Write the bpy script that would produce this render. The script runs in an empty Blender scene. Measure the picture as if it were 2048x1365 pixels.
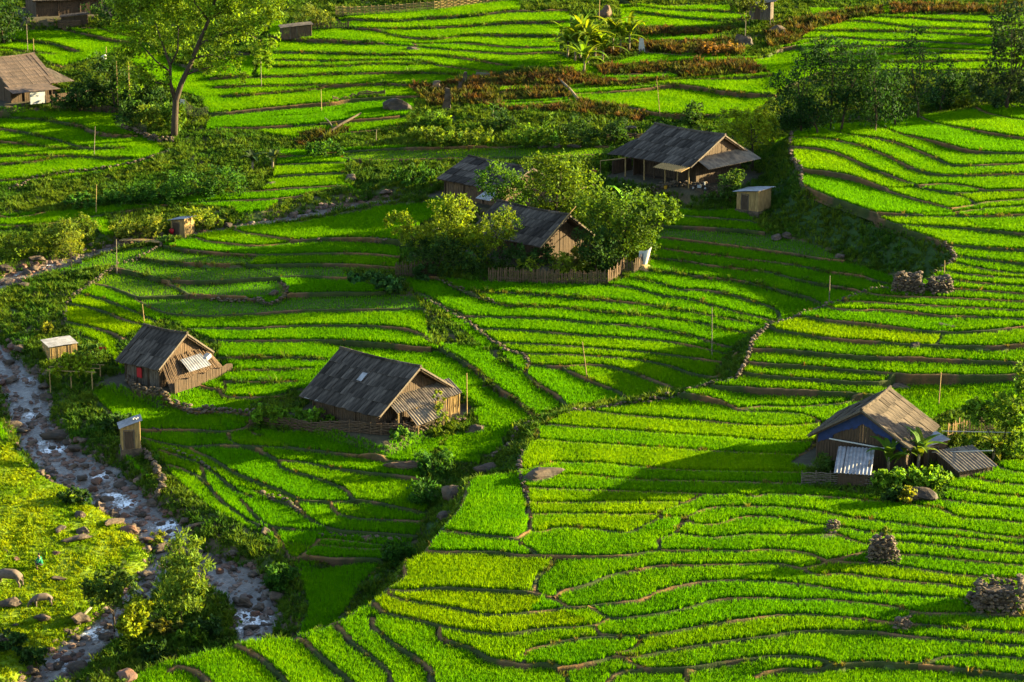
import bpy, bmesh, math, random
import numpy as np
from mathutils import Vector, Matrix
random.seed(7); rng = np.random.default_rng(7)
SC = bpy.context.scene
COL = SC.collection
# ------------------------------------------------------------------ camera, sky, sun, exposure
F, CU, CV = 5000.0, 1024.0, 682.5            # focal length and centre in photograph pixels
PITCH = math.radians(15.0)
CAM = np.array([0.0, -225*math.cos(PITCH), 225*math.sin(PITCH)])
cd = bpy.data.cameras.new('camera'); cam = bpy.data.objects.new('camera', cd); COL.objects.link(cam)
cam.location = CAM; cam.rotation_euler = (math.pi/2-PITCH, 0, 0)
cd.sensor_width = 36; cd.lens = F/2048*36; cd.clip_start = 1; cd.clip_end = 2000
SC.camera = cam
SUN_EL, SUN_AZ = math.radians(14.0), math.radians(15)     # azimuth measured from +X towards +Y
W = bpy.data.worlds.new('World'); SC.world = W; W.use_nodes = True
wn = W.node_tree.nodes; wl = W.node_tree.links
sky = wn.new('ShaderNodeTexSky'); sky.sky_type = 'NISHITA'; sky.sun_disc = False
sky.sun_elevation = SUN_EL; sky.sun_rotation = math.pi/2-SUN_AZ
wl.new(sky.outputs[0], wn['Background'].inputs[0]); wn['Background'].inputs[1].default_value = 0.066
sd = bpy.data.lights.new('sun', 'SUN'); sun = bpy.data.objects.new('sun', sd); COL.objects.link(sun)
sd.energy = 5.0; sd.angle = math.radians(0.6); sd.color = (1.0, 0.81, 0.42)
sdir = Vector((math.cos(SUN_EL)*math.cos(SUN_AZ), math.cos(SUN_EL)*math.sin(SUN_AZ), math.sin(SUN_EL)))
sun.rotation_euler = sdir.to_track_quat('Z', 'Y').to_euler(); sun.location = (100, 30, 60)
VS = SC.view_settings; VS.view_transform = 'Standard'; VS.look = 'None'; VS.gamma = 1; VS.use_curve_mapping = False
VS.exposure = 3.2
SC.cycles.max_bounces = 6; SC.cycles.diffuse_bounces = 3; SC.cycles.transmission_bounces = 4; SC.cycles.transparent_max_bounces = 4

# ------------------------------------------------------------------ geometry of the valley side
G, GX = math.tan(math.radians(9)), 0.03
def plane(x, y): return G*y + GX*x
def rays(u, v):
    a = (np.asarray(u, float)-CU)/F; b = -(np.asarray(v, float)-CV)/F
    return a, math.cos(PITCH)+b*math.sin(PITCH), -math.sin(PITCH)+b*math.cos(PITCH)
def unproj(u, v, e=0.0):
    dx, dy, dz = rays(u, v)
    t = (G*CAM[1]+e-CAM[2])/(dz-G*dy-GX*dx)
    return dx*t, CAM[1]+dy*t
def unproj_z(u, v, z):
    dx, dy, dz = rays(u, v); t = (z-CAM[2])/dz
    return dx*t, CAM[1]+dy*t
_n = [(585,1273,4.4),(855,1103,4.0),(932,979,2.9),(1076,870,1.2),(1199,820,.9),(1374,784,1.5),(1500,704,2.4),
      (1686,602,2.8),(1903,505,3.2),(1753,437,3.2),(1602,345,3.2),(1583,280,2.8),(1836,232,1.6)]
_dn = sorted((float(unproj(u, v, d)[1]), d) for u, v, d in _n)
DY = np.array([a for a, _ in _dn]); DD = np.array([b for _, b in _dn])
def lift_R(y): return np.interp(y, DY, DD)
def unproj_reg(u, v, reg, dz=0.0):
    if reg == 'L': return unproj(u, v, dz)
    e = np.zeros_like(np.asarray(u, float))+2.0
    for _ in range(14):
        x, y = unproj(u, v, e+dz); e = .5*e+.5*lift_R(y)
    return x, y
def px_scale(y, z=None):
    return F/np.hypot(y-CAM[1], (plane(0, y) if z is None else z)-CAM[2])

def smooth_px(pts, step=6.0):
    P = np.array(pts, float)
    if len(P) < 2: return P
    Q = np.vstack([2*P[0]-P[1], P, 2*P[-1]-P[-2]]); out = []
    for i in range(1, len(Q)-2):
        p0, p1, p2, p3 = Q[i-1:i+3]; n = max(2, int(np.linalg.norm(p2-p1)/step))
        t = np.linspace(0, 1, n, endpoint=False)[:, None]
        m1 = (p2-p0)*.5; m2 = (p3-p1)*.5; L = np.linalg.norm(p2-p1)
        for m in (m1, m2):
            l = np.linalg.norm(m)
            if l > 1.2*L: m *= 1.2*L/l
        out.append((2*t**3-3*t**2+1)*p1+(t**3-2*t**2+t)*m1+(-2*t**3+3*t**2)*p2+(t**3-t**2)*m2)
    return np.vstack(out+[P[-1:]])

RIM = [(210,1420),(275,1346),(360,1318),(470,1289),(512,1280),(585,1273),(637,1258),(685,1240),(720,1215),(745,1203),(775,1180),(807,1158),(807,1128),
 (820,1120),(855,1100),(862,1085),(885,1060),(902,1040),(922,1014),(932,979),(942,958),(1000,950),(1035,945),(1039,934),(1044,909),(1059,889),(1073,881),(1075,859),
 (1091,851),(1134,829),(1199,820),(1274,806),(1324,796),(1374,784),(1424,769),(1474,758),(1486,741),(1494,724),(1501,704),
 (1508,684),(1536,654),(1586,637),(1648,614),(1686,602),(1736,584),(1776,579),(1850,560),(1886,537),(1908,522),(1903,505),(1891,494),
 (1861,480),(1818,464),(1753,437),(1698,417),(1648,397),(1603,372),(1602,347),(1586,320),(1581,288),(1583,270),(1643,255),
 (1743,247),(1836,235),(1948,217),(1961,211),(2047,207),(2260,190)]
EDGES = """
R 470,1293 500,1308 525,1325 545,1345 568,1366 590,1410
R 585,1275 610,1288 630,1310 650,1328 680,1350 697,1366 715,1400
R 337,1345 355,1336 385,1345 410,1364 430,1400
R 672,1254 690,1275 707,1295 735,1315 760,1332 778,1350 780,1366 785,1400
R 742,1236 745,1258 760,1272 785,1294 815,1312 840,1330 860,1345 863,1366 865,1400
R 748,1208 765,1228 800,1240 840,1247 890,1260 940,1270 1000,1276 1024,1274 1074,1265 1124,1262 1184,1258 1192,1258
R 775,1190 788,1200 820,1208 870,1217 930,1226 965,1236 1024,1235 1074,1229 1124,1223 1169,1220
R 775,1184 810,1190 850,1186 900,1185 960,1188 1024,1191 1069,1194 1106,1203 1131,1218 1149,1222 1174,1220 1224,1214 1281,1207 1296,1200 1311,1192 1336,1183 1386,1173 1424,1168 1474,1167 1536,1170 1586,1173 1636,1179 1686,1188 1723,1195 1761,1193 1836,1198 1886,1202 1930,1204
R 1069,1193 1071,1178 1075,1160 1085,1150 1100,1140 1108,1121
R 1110,1202 1125,1188 1170,1178 1205,1163 1225,1155 1265,1148 1310,1138 1400,1136 1490,1135 1536,1132 1573,1136 1601,1143 1626,1153 1641,1156 1686,1153 1761,1163 1823,1170 1886,1174 1946,1183 2000,1180 2047,1176
R 1322,1107 1351,1108 1399,1107 1491,1109 1536,1105 1586,1109 1621,1115 1656,1130 1711,1130 1761,1133 1811,1140 1873,1150 1936,1158 2047,1166
R 1656,1130 1630,1137 1601,1143
R 855,1106 887,1109 937,1109 987,1109 1024,1114 1074,1117 1124,1119 1199,1120 1249,1118 1299,1110 1321,1105 1316,1090 1324,1080 1351,1070 1362,1056 1368,1042
R 1037,1083 1041,1093 1061,1105 1070,1116
R 884,1066 937,1075 962,1079 1024,1085 1037,1083 1062,1066
R 1046,975 1051,984 1055,1010 1057,1030 1060,1045 1062,1065 1085,1068 1105,1061 1150,1061 1200,1065 1245,1071 1270,1066 1285,1058 1305,1047 1324,1041 1368,1040 1380,1050 1400,1055 1440,1052 1470,1042 1500,1037 1536,1038 1573,1042 1601,1050 1631,1055 1676,1058 1736,1069 1786,1072 1848,1074 1911,1079 2047,1094
R 1060,1033 1174,1032 1249,1034 1314,1033 1324,1040
R 1054,980 1124,983 1224,986 1324,990 1396,992 1424,994 1474,993 1506,999 1536,993 1611,995 1686,1000 1736,1005 1790,1006
R 1056,1011 1149,1010 1249,1009 1349,1009 1374,1009 1399,996
R 1318,1032 1356,1016 1374,1009
R 1368,1040 1386,1033 1414,1021 1474,1018 1536,1018 1573,1021 1598,1023 1636,1028 1676,1037 1706,1044 1723,1043 1773,1049 1836,1058 1873,1062 1911,1063 1961,1072 1998,1078 2047,1082
R 1120,955 1174,956 1274,964 1399,966 1535,970 1605,972
R 1048,945 1079,936 1111,930 1199,931 1274,938 1374,945 1535,948 1605,949
R 1073,882 1136,888 1224,893 1324,900 1424,906 1535,911 1603,913 1621,904 1631,880
R 1091,853 1174,861 1249,866 1349,873 1449,879 1535,886 1630,888
R 1160,822 1179,824 1224,831 1264,836 1324,841 1399,846 1474,854 1535,858 1611,854 1640,849
R 1355,790 1369,796 1399,800 1436,809 1461,819 1474,826 1499,828 1536,828 1586,830 1616,836 1640,849
R 1420,773 1434,778 1474,781 1536,787 1611,791 1661,794 1726,797 1770,800
R 1474,826 1510,820 1536,818 1598,819 1653,814 1690,810 1726,797
R 1486,748 1494,753 1535,759 1611,765 1686,770 1761,770 1790,756
R 1492,728 1496,730 1536,736 1611,740 1686,747 1748,752 1790,756 1831,759 1886,759 1961,760 2047,755
R 1502,704 1509,705 1536,706 1611,713 1686,719 1761,723 1861,725 1936,729 1998,731 2047,735
R 1540,656 1551,664 1586,672 1636,681 1656,684 1711,688 1761,691 1808,695 1871,698 1911,700 1961,701 1998,701 2047,696
R 1595,634 1611,637 1661,647 1736,654 1786,661 1836,668 1886,671 1961,669 2047,658
R 1871,698 1880,684 1886,671
R 1650,615 1673,623 1711,626 1761,624 1823,629 1886,638 1936,638 2011,642 2047,643
R 1676,607 1736,609 1811,614 1911,619 2047,626
R 1730,588 1743,592 1786,597 1861,599 1936,603 2047,608
R 1800,584 1850,585 1903,583 1936,584 1986,588 2047,592
R 1880,556 1901,562 1936,569 2047,577
R 1880,545 1893,547 1936,554 2047,562
R 1900,527 1906,527 1961,542 2047,554
R 1905,516 1961,524 2047,534
R 1893,495 1898,496 1961,502 2047,506
R 1780,450 1796,454 1861,458 1936,462 1998,469 2047,474
R 1753,436 1811,436 1886,438 1918,437 1986,436 2047,433
R 1602,345 1661,352 1711,361 1761,379 1811,397 1861,412 1903,425 1911,430 1918,437
R 1911,428 1986,420 2047,417
R 1903,424 1948,414 1986,408 2047,403
R 1583,297 1623,300 1661,306 1686,315 1711,327 1740,342 1786,359 1836,377 1886,388 1911,392 1973,387 2047,386
R 1911,392 1940,404 1948,414
R 1836,377 1900,372 1973,387
R 1583,279 1648,280 1686,287 1723,295 1753,307 1786,322 1820,341 1861,354 1911,357 1998,353 2047,352
R 1643,257 1686,270 1723,277 1761,282 1798,291 1836,305 1873,322 1898,335 1923,337 2047,331
R 1743,247 1761,257 1798,271 1836,280 1873,290 1911,302 1948,310 1998,312 2047,312
R 1838,234 1856,245 1886,254 1936,262 1986,271 2047,282
R 1951,215 1966,226 1998,235 2047,244
R 1986,932 2011,944 2047,950
R 1920,952 1986,969 2047,975
R 1885,977 1961,991 2047,1000
R 1790,1003 1840,1000 1873,1001 1936,1011 2047,1021
R 1790,1006 1836,1016 1881,1023 1896,1030 1926,1042 1986,1044 2047,1052
R 1359,1072 1369,1075 1424,1080 1461,1077 1499,1074 1536,1074 1586,1075 1636,1073 1673,1073 1711,1089 1736,1095 1793,1089 1848,1093 1911,1100 1973,1108 2047,1114
R 1750,1110 1798,1114 1861,1119 1936,1127 1986,1132 2047,1137
R 1656,1130 1700,1118 1740,1105 1740,1095
R 1174,1220 1184,1223 1204,1235 1221,1242 1249,1242 1324,1233 1374,1223 1411,1212 1449,1204 1486,1202 1535,1203 1566,1204 1593,1207 1636,1204 1711,1210 1761,1215 1798,1222 1836,1232 1911,1233 1986,1235 2047,1237
R 1221,1242 1205,1250 1190,1257
R 1186,1257 1199,1273 1214,1276 1274,1280 1324,1275 1374,1265 1424,1255 1474,1248 1535,1239 1598,1235 1661,1239 1711,1243 1761,1249 1800,1256 1836,1255 1911,1263 1986,1269 2047,1273
R 1274,1281 1281,1288 1276,1295 1264,1305 1240,1312 1231,1320
R 1224,1320 1274,1320 1324,1310 1399,1298 1474,1287 1535,1280 1573,1273 1623,1268 1686,1269 1748,1269 1811,1278 1861,1282 1936,1289 2047,1299
R 1250,1322 1261,1330 1286,1342 1324,1344 1374,1343 1424,1335 1474,1327 1535,1320 1586,1320 1623,1324 1648,1329 1673,1338 1723,1334 1773,1334 1836,1337 1861,1330 1891,1320 1936,1317 1998,1319 2047,1324
R 1510,1356 1536,1348 1573,1343 1623,1344 1673,1338
R 1836,1337 1898,1340 1948,1348 2047,1359
R 1049,1317 1059,1305 1086,1298 1124,1289 1161,1283 1199,1280 1236,1283
R 879,1258 876,1272 884,1283 912,1293 937,1300 957,1310 974,1323 999,1330 1024,1333 1049,1335 1086,1333 1111,1338 1131,1355 1140,1380
R 1115,1345 1131,1342 1174,1335 1224,1321
R 1205,1385 1219,1363 1236,1350 1286,1342
R 1371,1344 1373,1370 1376,1400
R 1788,1255 1815,1240 1836,1232
L 832,590 862,602 887,620 912,630 937,647 962,665 975,677 1010,700 1049,714 1057,734 1050,750
L 845,560 882,562 912,580 950,595 987,610 1024,617 1124,621 1224,631 1324,640 1399,650 1459,665 1500,672
L 940,588 982,590 1024,591 1074,595 1149,602 1224,607 1274,612 1324,620 1399,632 1474,645 1520,655
L 930,640 970,640 1024,640 1099,643 1174,650 1274,658 1349,670 1399,682 1440,696 1480,705
L 957,663 1024,665 1099,670 1174,677 1289,684 1349,690 1414,703 1480,720
L 1000,692 1024,692 1074,694 1149,699 1224,705 1299,710 1374,720 1409,724 1475,735
L 1052,713 1064,713 1124,714 1199,718 1274,724 1336,735 1381,752 1440,765
L 1057,735 1124,738 1161,735 1199,735 1236,742 1274,753 1311,768 1345,782
L 1124,738 1134,744 1174,764 1204,777 1231,788 1252,803
L 1049,750 1069,769 1091,784 1111,797 1126,814 1136,829
L 1029,802 1046,819 1066,837 1082,850
L 980,769 1000,785 1029,802
L 1225,574 1274,582 1324,597 1374,602 1424,616 1474,630 1524,642 1545,648
L 1268,560 1311,570 1339,578 1361,586 1399,585 1449,592 1499,607 1536,617 1551,625 1558,635 1553,650
L 1290,545 1349,552 1424,561 1474,565 1535,580 1586,592 1623,602 1640,614
L 1305,520 1374,527 1424,536 1474,542 1535,548 1586,562 1636,572 1711,584 1725,588
L 1305,498 1361,507 1424,514 1499,524 1536,528 1586,534 1661,549 1711,554 1748,564 1790,574
L 1300,477 1349,482 1424,492 1499,502 1535,507 1586,514 1636,522 1690,526
L 1320,456 1399,459 1474,464 1530,468
L 1335,435 1399,438 1449,442 1511,448 1535,455
L 345,485 388,477 413,487 463,493 511,497 560,492 592,489 637,486 687,485 737,487 787,493 835,497
L 440,462 466,460 488,470 511,473 550,480 592,489
L 322,493 363,503 425,509 511,514 612,513 687,512 750,514 800,519
L 275,519 325,527 400,532 488,533 511,535 612,533 687,533 762,538 800,540
L 488,533 505,524 511,515
L 230,543 288,554 325,564 375,568 425,568 511,562 555,560 612,557 687,562 700,560
L 325,564 350,577 373,592 380,596
L 185,570 225,582 263,597 275,602 325,598 375,595 438,597 511,602 537,612 567,597 574,582 562,567 555,560
L 160,592 200,602 238,615 275,630 300,642 330,660
L 270,602 295,617 325,630 363,637 425,638 511,633 587,627 687,626 762,625 800,623
L 574,594 637,592 737,590 775,587
L 132,650 180,660 225,672 245,685
L 138,612 200,625 250,645 290,655
L 375,664 450,662 511,662 587,658 662,657 737,658 812,664 845,677 862,689 887,702 925,727 950,744 980,769
L 405,686 511,687 612,686 672,687 772,693 832,699 862,700
L 425,722 470,721 512,720 587,721 650,722
L 435,748 511,745 562,744 625,739
L 440,767 511,769 595,768
L 438,784 448,799 511,800 605,795
L 448,799 450,782 448,766
L 280,771 338,773 400,779 438,784
L 255,772 270,794 300,804 350,816 388,831 413,829 463,831 498,836 515,836
L 180,788 200,816 230,844 245,858 285,868 350,866 450,868 493,857 505,840
L 493,857 505,868 520,875
L 278,878 325,891 375,900 425,896 455,894
L 455,866 463,889 480,896 511,902
L 440,897 511,898 562,900 612,906 687,915 737,921 787,931 850,935
L 505,899 537,914 557,929 562,939 587,949 625,959 662,971 692,986 700,1000 710,1011
L 557,926 612,931 662,941 737,951 787,955 850,964
L 380,902 425,924 450,941 475,956 511,971 562,989 587,1001 607,1009 662,1009 737,1011 787,1021 850,1034
L 660,1010 675,1033 700,1040 737,1045 812,1047 855,1049
L 590,1010 605,1030 620,1045 650,1060 687,1068 737,1070 835,1079
L 480,1000 512,1040 542,1060 590,1065
L 505,985 540,1000 580,1015 600,1030
L 318,905 360,918 400,932 440,960 470,985 505,1000
L 335,935 370,945 410,970 440,1005 480,1035 520,1060
L 400,932 410,970
L 632,1095 642,1080 700,1085 750,1092 775,1095
L 625,1095 687,1100 737,1104 770,1103
L 580,1132 600,1120 662,1125 737,1125 768,1130
L 632,1095 610,1110 600,1120
L 582,1130 587,1135 600,1173 610,1223 595,1268 600,1290
L 768,1130 732,1163 712,1198 687,1240
L 545,1062 560,1090 575,1115 582,1132
L -60,232 0,237 75,242 125,250 163,257 188,271 238,277 275,273
L -60,255 0,262 50,270 88,280 120,287 150,297 190,302
L -60,283 0,287 75,295 125,302 190,302 250,300
L -60,318 0,317 75,316 150,316 225,322 262,325
L -60,340 0,332 62,327 110,318
L -60,372 0,367 75,362 125,353 200,344 250,335 300,322 340,305
L -60,438 0,437 62,434 125,419 200,414 250,409 325,396 425,389 511,387 587,382 687,377
L -60,456 0,456 75,455 150,444 225,430 325,415 400,409 511,404 562,402 620,392 687,377
L 230,410 280,412 325,415
L -60,95 0,100 50,107 110,112
L 0,90 25,85 100,92 125,99 160,108
L 110,55 133,62 175,72 225,82 260,90
L 163,60 200,60 230,70 260,75
L 95,130 108,137 175,145 220,150
L 540,78 557,80 612,86 687,89 762,91 812,95 837,97 912,105 1024,111 1099,107 1130,110
L 540,110 637,111 737,114 812,115 887,116 937,122 987,131 1023,137
L 530,126 562,125 662,126 737,125 812,124 862,130 875,135 950,145 990,150
L 530,138 587,137 687,136 737,132 812,132 862,130
L 420,160 512,159 587,157 662,152 737,151 812,149 887,151 937,156 965,160
L 430,177 512,177 612,175 687,175 762,172 824,175 887,172 900,175
L 440,196 512,192 587,185 627,181 660,175
L 400,238 423,235 511,225 550,221 612,215 662,212 700,205 812,197 870,195
L 545,237 560,235 612,234 662,225 690,215
L 690,40 705,42 737,45 800,47 862,41 937,37 1024,27 1086,25 1135,22
L 695,60 762,62 837,61 937,56 1024,50 1099,49 1130,48
L 745,62 762,66 787,75 837,82 887,82 937,75 1024,76 1124,77
L 820,90 837,92 887,91 937,91 1024,100 1111,100
L 820,90 837,97
L 1240,5 1256,7 1324,15 1399,12 1470,12
L 1260,14 1274,15 1349,24 1424,25 1490,32
L 1265,26 1274,27 1349,37 1424,44 1490,42
L 1270,60 1374,60 1444,57 1480,50
L 1285,76 1374,75 1420,72
L 1285,86 1411,85 1440,80
L 1200,120 1294,107 1349,112 1424,116 1486,117 1530,112
L 1185,136 1274,134 1349,129 1424,127 1500,122
L 1205,155 1214,155 1344,150 1360,148
L 1205,162 1274,161 1344,160 1360,158
L 1344,163 1359,162 1449,160 1545,155
L 1340,170 1351,172 1399,179 1449,189 1535,197 1600,200
L 1140,180 1144,180 1274,176 1345,170
L 1140,193 1151,192 1224,187 1276,182 1345,172
L 1160,208 1184,210 1236,217 1274,225 1306,235 1349,240 1449,240 1480,238
L 1000,175 1024,175 1124,173 1140,172
L 990,188 1024,186 1074,182 1129,177 1140,180
L 990,210 1024,209 1124,205 1140,200
L 990,219 1024,217 1099,212 1154,207 1160,200
L 1000,148 1024,146 1124,142 1140,142
L 655,274 700,270 760,264 800,258
L 640,254 700,248 760,244 800,240
L 430,262 470,262 520,262 585,258
L 556,358 620,354 690,350
L 556,334 620,331 690,329
L 640,312 650,310 712,304 812,299 1023,295 1199,295 1230,297
L 545,320 560,317 675,316 697,322 762,325 912,322 1024,320 1199,314 1230,312
L 1620,17 1636,17 1686,19 1761,14 1780,10
L 1550,47 1566,45 1623,35 1661,27 1690,20
L 1760,10 1776,10 1986,10 2060,8
L 1760,32 1776,32 2011,32 2080,34
L 1690,45 1711,45 1761,50 1823,59 1911,62 2023,66 2080,68
L 1750,37 1773,37 1861,42 1961,49 2080,54
L 1600,67 1618,66 1711,66 1786,66 1861,69 1961,75 2080,80
L 1600,82 1691,80 1761,86 1836,87 1961,94 2080,100
L 1640,97 1726,97 1836,100 1936,104 2080,108
L 1640,112 1736,112 1848,110 1948,111 2080,114
L 1640,128 1861,127 1966,125 2080,128
L 1640,145 1861,147 1966,145 2080,148
L 1530,100 1573,97 1636,85 1660,80
"""
STREAM = [(-90,650,45),(-40,695,45),(10,735,42),(55,790,46),(62,840,46),(80,885,44),(125,925,62),(170,950,70),(220,985,60),(280,1030,48),(325,1065,50),
 (350,1100,44),(400,1130,48),(470,1160,58),(512,1195,46),(515,1240,42),(510,1290,34),(500,1350,34)]
BRANCH = [(345,1095,30),(325,1130,22),(290,1180,22),(245,1230,32),(205,1265,44),(160,1300,55),(115,1340,52),(70,1400,52)]
UPPER = [(790,402,13),(740,407,14),(690,417,21),(610,433,22),(540,446,15),(470,455,15),(400,468,15),(330,480,15),(260,489,16),(195,507,21),(120,531,30),(50,552,34),(-30,582,35),(-110,610,35)]
VEG = {
'bank': [[(398,264),(520,266),(600,284),(560,302),(400,302)],[(0,375),(200,350),(300,328),(330,300),(480,290),(560,300),(552,345),(530,383),(420,392),(250,412),(120,425),(-80,440),(-80,380)],
 [(-80,465),(90,455),(180,448),(215,480),(120,520),(-80,545)],
 [(210,432),(340,412),(470,420),(480,452),(380,475),(330,490),(240,500)],
 [(560,404),(690,378),(760,398),(740,415),(600,445),(480,455)],
 [(240,900),(285,880),(315,915),(350,960),(420,1020),(490,1055),(540,1075),(570,1110),(582,1135),(605,1220),(590,1290),(530,1300),(530,1180),(420,1090),(300,960)],
 [(840,935),(890,880),(905,870),(880,905),(915,935),(960,935),(940,960),(930,1000),(880,1065),(855,1105),(810,1130),(740,1210),(690,1235),(765,1130),(835,1075),(850,1030)],
 [(960,935),(1020,890),(1075,850),(1080,880),(1040,950),(940,960)],
 [(170,1150),(300,1090),(420,1140),(460,1200),(480,1290),(460,1300),(340,1330),(270,1350),(200,1420),(150,1330),(270,1230)],
 [(600,276),(700,274),(810,250),(830,205),(1020,222),(1160,212),(1290,245),(1280,290),(1160,296),(1000,294),(780,296),(640,304),(560,300)],
 [(690,325),(760,328),(900,325),(1200,318),(1230,340),(1240,390),(1100,400),(900,400),(820,405),(740,395),(690,372)],
 [(1545,290),(1580,290),(1603,372),(1753,437),(1891,494),(1905,515),(1860,552),(1795,560),(1690,525),(1640,490),(1530,465),(1480,420),(1520,370)],
 [(560,-30),(1040,-40),(1040,0),(700,30),(650,50),(560,60)],[(-80,-60),(300,-60),(300,40),(230,58),(50,62),(-80,85)],
 [(-80,110),(70,105),(110,140),(240,110),(330,180),(400,200),(420,235),(400,300),(330,300),(240,225),(-80,225)],
 [(800,480),(900,420),(960,390),(1060,330),(1200,360),(1340,420),(1310,490),(1290,540),(1225,572),(980,566),(880,560),(800,560)],
 [(690,545),(800,545),(830,590),(850,630),(860,690),(1000,700),(1030,740),(1045,752),(990,720),(900,640),(832,592),(775,588)],
 [(500,812),(590,780),(690,800),(760,800),(922,787),(950,830),(960,860),(870,880),(760,872),(500,862)],
 [(1605,975),(1625,890),(1640,850),(1700,850),(1800,870),(1890,830),(2048,800),(2200,860),(2100,925),(1990,930),(1900,950),(1890,1000),(1780,1005)],
 [(1540,200),(1640,150),(1800,150),(2048,150),(2200,170),(2200,195),(2048,207),(1836,235),(1643,255),(1580,272),(1545,290),(1500,240)],
 [(1220,300),(1290,240),(1450,245),(1545,290),(1550,380),(1480,420),(1380,425),(1280,400),(1220,360)],
 [(1120,60),(1290,60),(1290,110),(1190,140),(1120,110)],[(1440,45),(1560,40),(1560,95),(1520,120),(1440,110)],
 [(230,690),(330,640),(440,690),(440,755),(380,765),(250,770)],
 [(-80,575),(140,545),(235,537),(165,585),(130,625),(133,655),(200,690),(240,740),(255,772),(180,788),(230,845),(285,870),(280,905),(150,910),(110,860),(120,790),(60,720),(-80,660)]],
'dry': [[(1000,148),(1120,142),(1200,158),(1210,166),(1130,176),(1000,174)],[(1280,88),(1480,82),(1490,115),(1349,110),(1294,105),(1200,118),(1190,110)],
 [(1190,137),(1350,130),(1500,123),(1540,150),(1360,160),(1344,148),(1205,153)],[(1560,50),(1690,25),(1765,15),(1765,32),(1690,45),(1620,66),(1590,90),(1540,98),(1530,70)],
 [(870,175),(1000,150),(1000,215),(900,212)],[(990,220),(1154,210),(1150,200),(1300,235),(1280,245),(1100,225)],[(640,268),(700,256),(700,266),(640,290),(590,294),(600,272)],[(820,175),(880,172),(900,212),(860,215)],
 [(1780,12),(2060,12),(2060,30),(1780,30)],[(1270,62),(1480,60),(1430,72),(1290,74)],[(1210,165),(1345,163),(1270,174),(1150,178)],[(1000,188),(1130,180),(1140,198),(1000,206)]],
'grass': [[(-90,850),(25,890),(60,930),(130,965),(200,1000),(260,1050),(300,1090),(280,1150),(200,1240),(130,1290),(50,1370),(-90,1460)]],
}
# ------------------------------------------------------------------ raster of the ground
RES = 0.3; GX0, GX1, GY0, GY1 = -90.0, 90.0, -78.0, 132.0
NX = int((GX1-GX0)/RES)+1; NY = int((GY1-GY0)/RES)+1
xs = GX0+RES*np.arange(NX); ys = GY0+RES*np.arange(NY)
XX, YY = np.meshgrid(xs, ys)
def inpoly(poly, X, Y):
    P = np.asarray(poly, float); m = np.zeros(X.shape, bool)
    x0, y0 = P.min(0); x1, y1 = P.max(0)
    sel = (X >= x0) & (X <= x1) & (Y >= y0) & (Y <= y1)
    if not sel.any(): return m
    xx = X[sel]; yy = Y[sel]; r = np.zeros(xx.shape, bool); j = len(P)-1
    for i in range(len(P)):
        xi, yi = P[i]; xj, yj = P[j]
        if yi != yj:
            c = ((yi > yy) != (yj > yy)) & (xx < (xj-xi)*(yy-yi)/(yj-yi)+xi); r ^= c
        j = i
    m[sel] = r; return m
def dist_poly(pts, X, Y, maxd=8.0, vals=None):
    D = np.full(X.shape, 1e3); Vv = np.zeros(X.shape)
    P = np.asarray(pts, float)
    for i in range(len(P)-1):
        a, b = P[i], P[i+1]
        lo = np.minimum(a, b)-maxd; hi = np.maximum(a, b)+maxd
        i0 = max(0, int((lo[0]-GX0)/RES)); i1 = min(NX, int((hi[0]-GX0)/RES)+2)
        j0 = max(0, int((lo[1]-GY0)/RES)); j1 = min(NY, int((hi[1]-GY0)/RES)+2)
        if i0 >= i1 or j0 >= j1: continue
        x = X[j0:j1, i0:i1]; y = Y[j0:j1, i0:i1]; d = b-a; L2 = d@d+1e-9
        t = np.clip(((x-a[0])*d[0]+(y-a[1])*d[1])/L2, 0, 1)
        dd = np.hypot(x-a[0]-t*d[0], y-a[1]-t*d[1]); s = D[j0:j1, i0:i1]; k = dd < s
        s[k] = dd[k]
        if vals is not None: Vv[j0:j1, i0:i1][k] = (vals[i]+t*(vals[i+1]-vals[i]))[k]
    return (D, Vv) if vals is not None else D
def to_world(px, reg, dz=0.0):
    P = np.asarray(px, float); x, y = unproj_reg(P[:, 0], P[:, 1], reg, dz)
    return np.stack([x, y], 1)
RIMW = to_world(smooth_px(RIM), 'R')
Rpoly = np.vstack([RIMW, [[140, RIMW[-1, 1]], [140, -120], [RIMW[0, 0], -120]]])
RM = inpoly(Rpoly, XX, YY)
LR = lift_R(YY)
# bank below the edge of the upper block: the drop is spread over a short slope
lift = np.where(RM, LR, 0.0)
bank = np.zeros_like(lift); wb = 3.4; k = int(wb/RES)
for dj in range(-k, k+1):
    for di in range(-k, k+1):
        d = math.hypot(di, dj)*RES
        if d > wb or (di == 0 and dj == 0): continue
        s = np.roll(np.roll(lift, dj, 0), di, 1)*(1-d/wb)**1.3
        np.maximum(bank, s, out=bank)
base = plane(XX, YY)+np.where(RM, LR, bank)
banked = (~RM) & (bank > 0.12)
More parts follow.
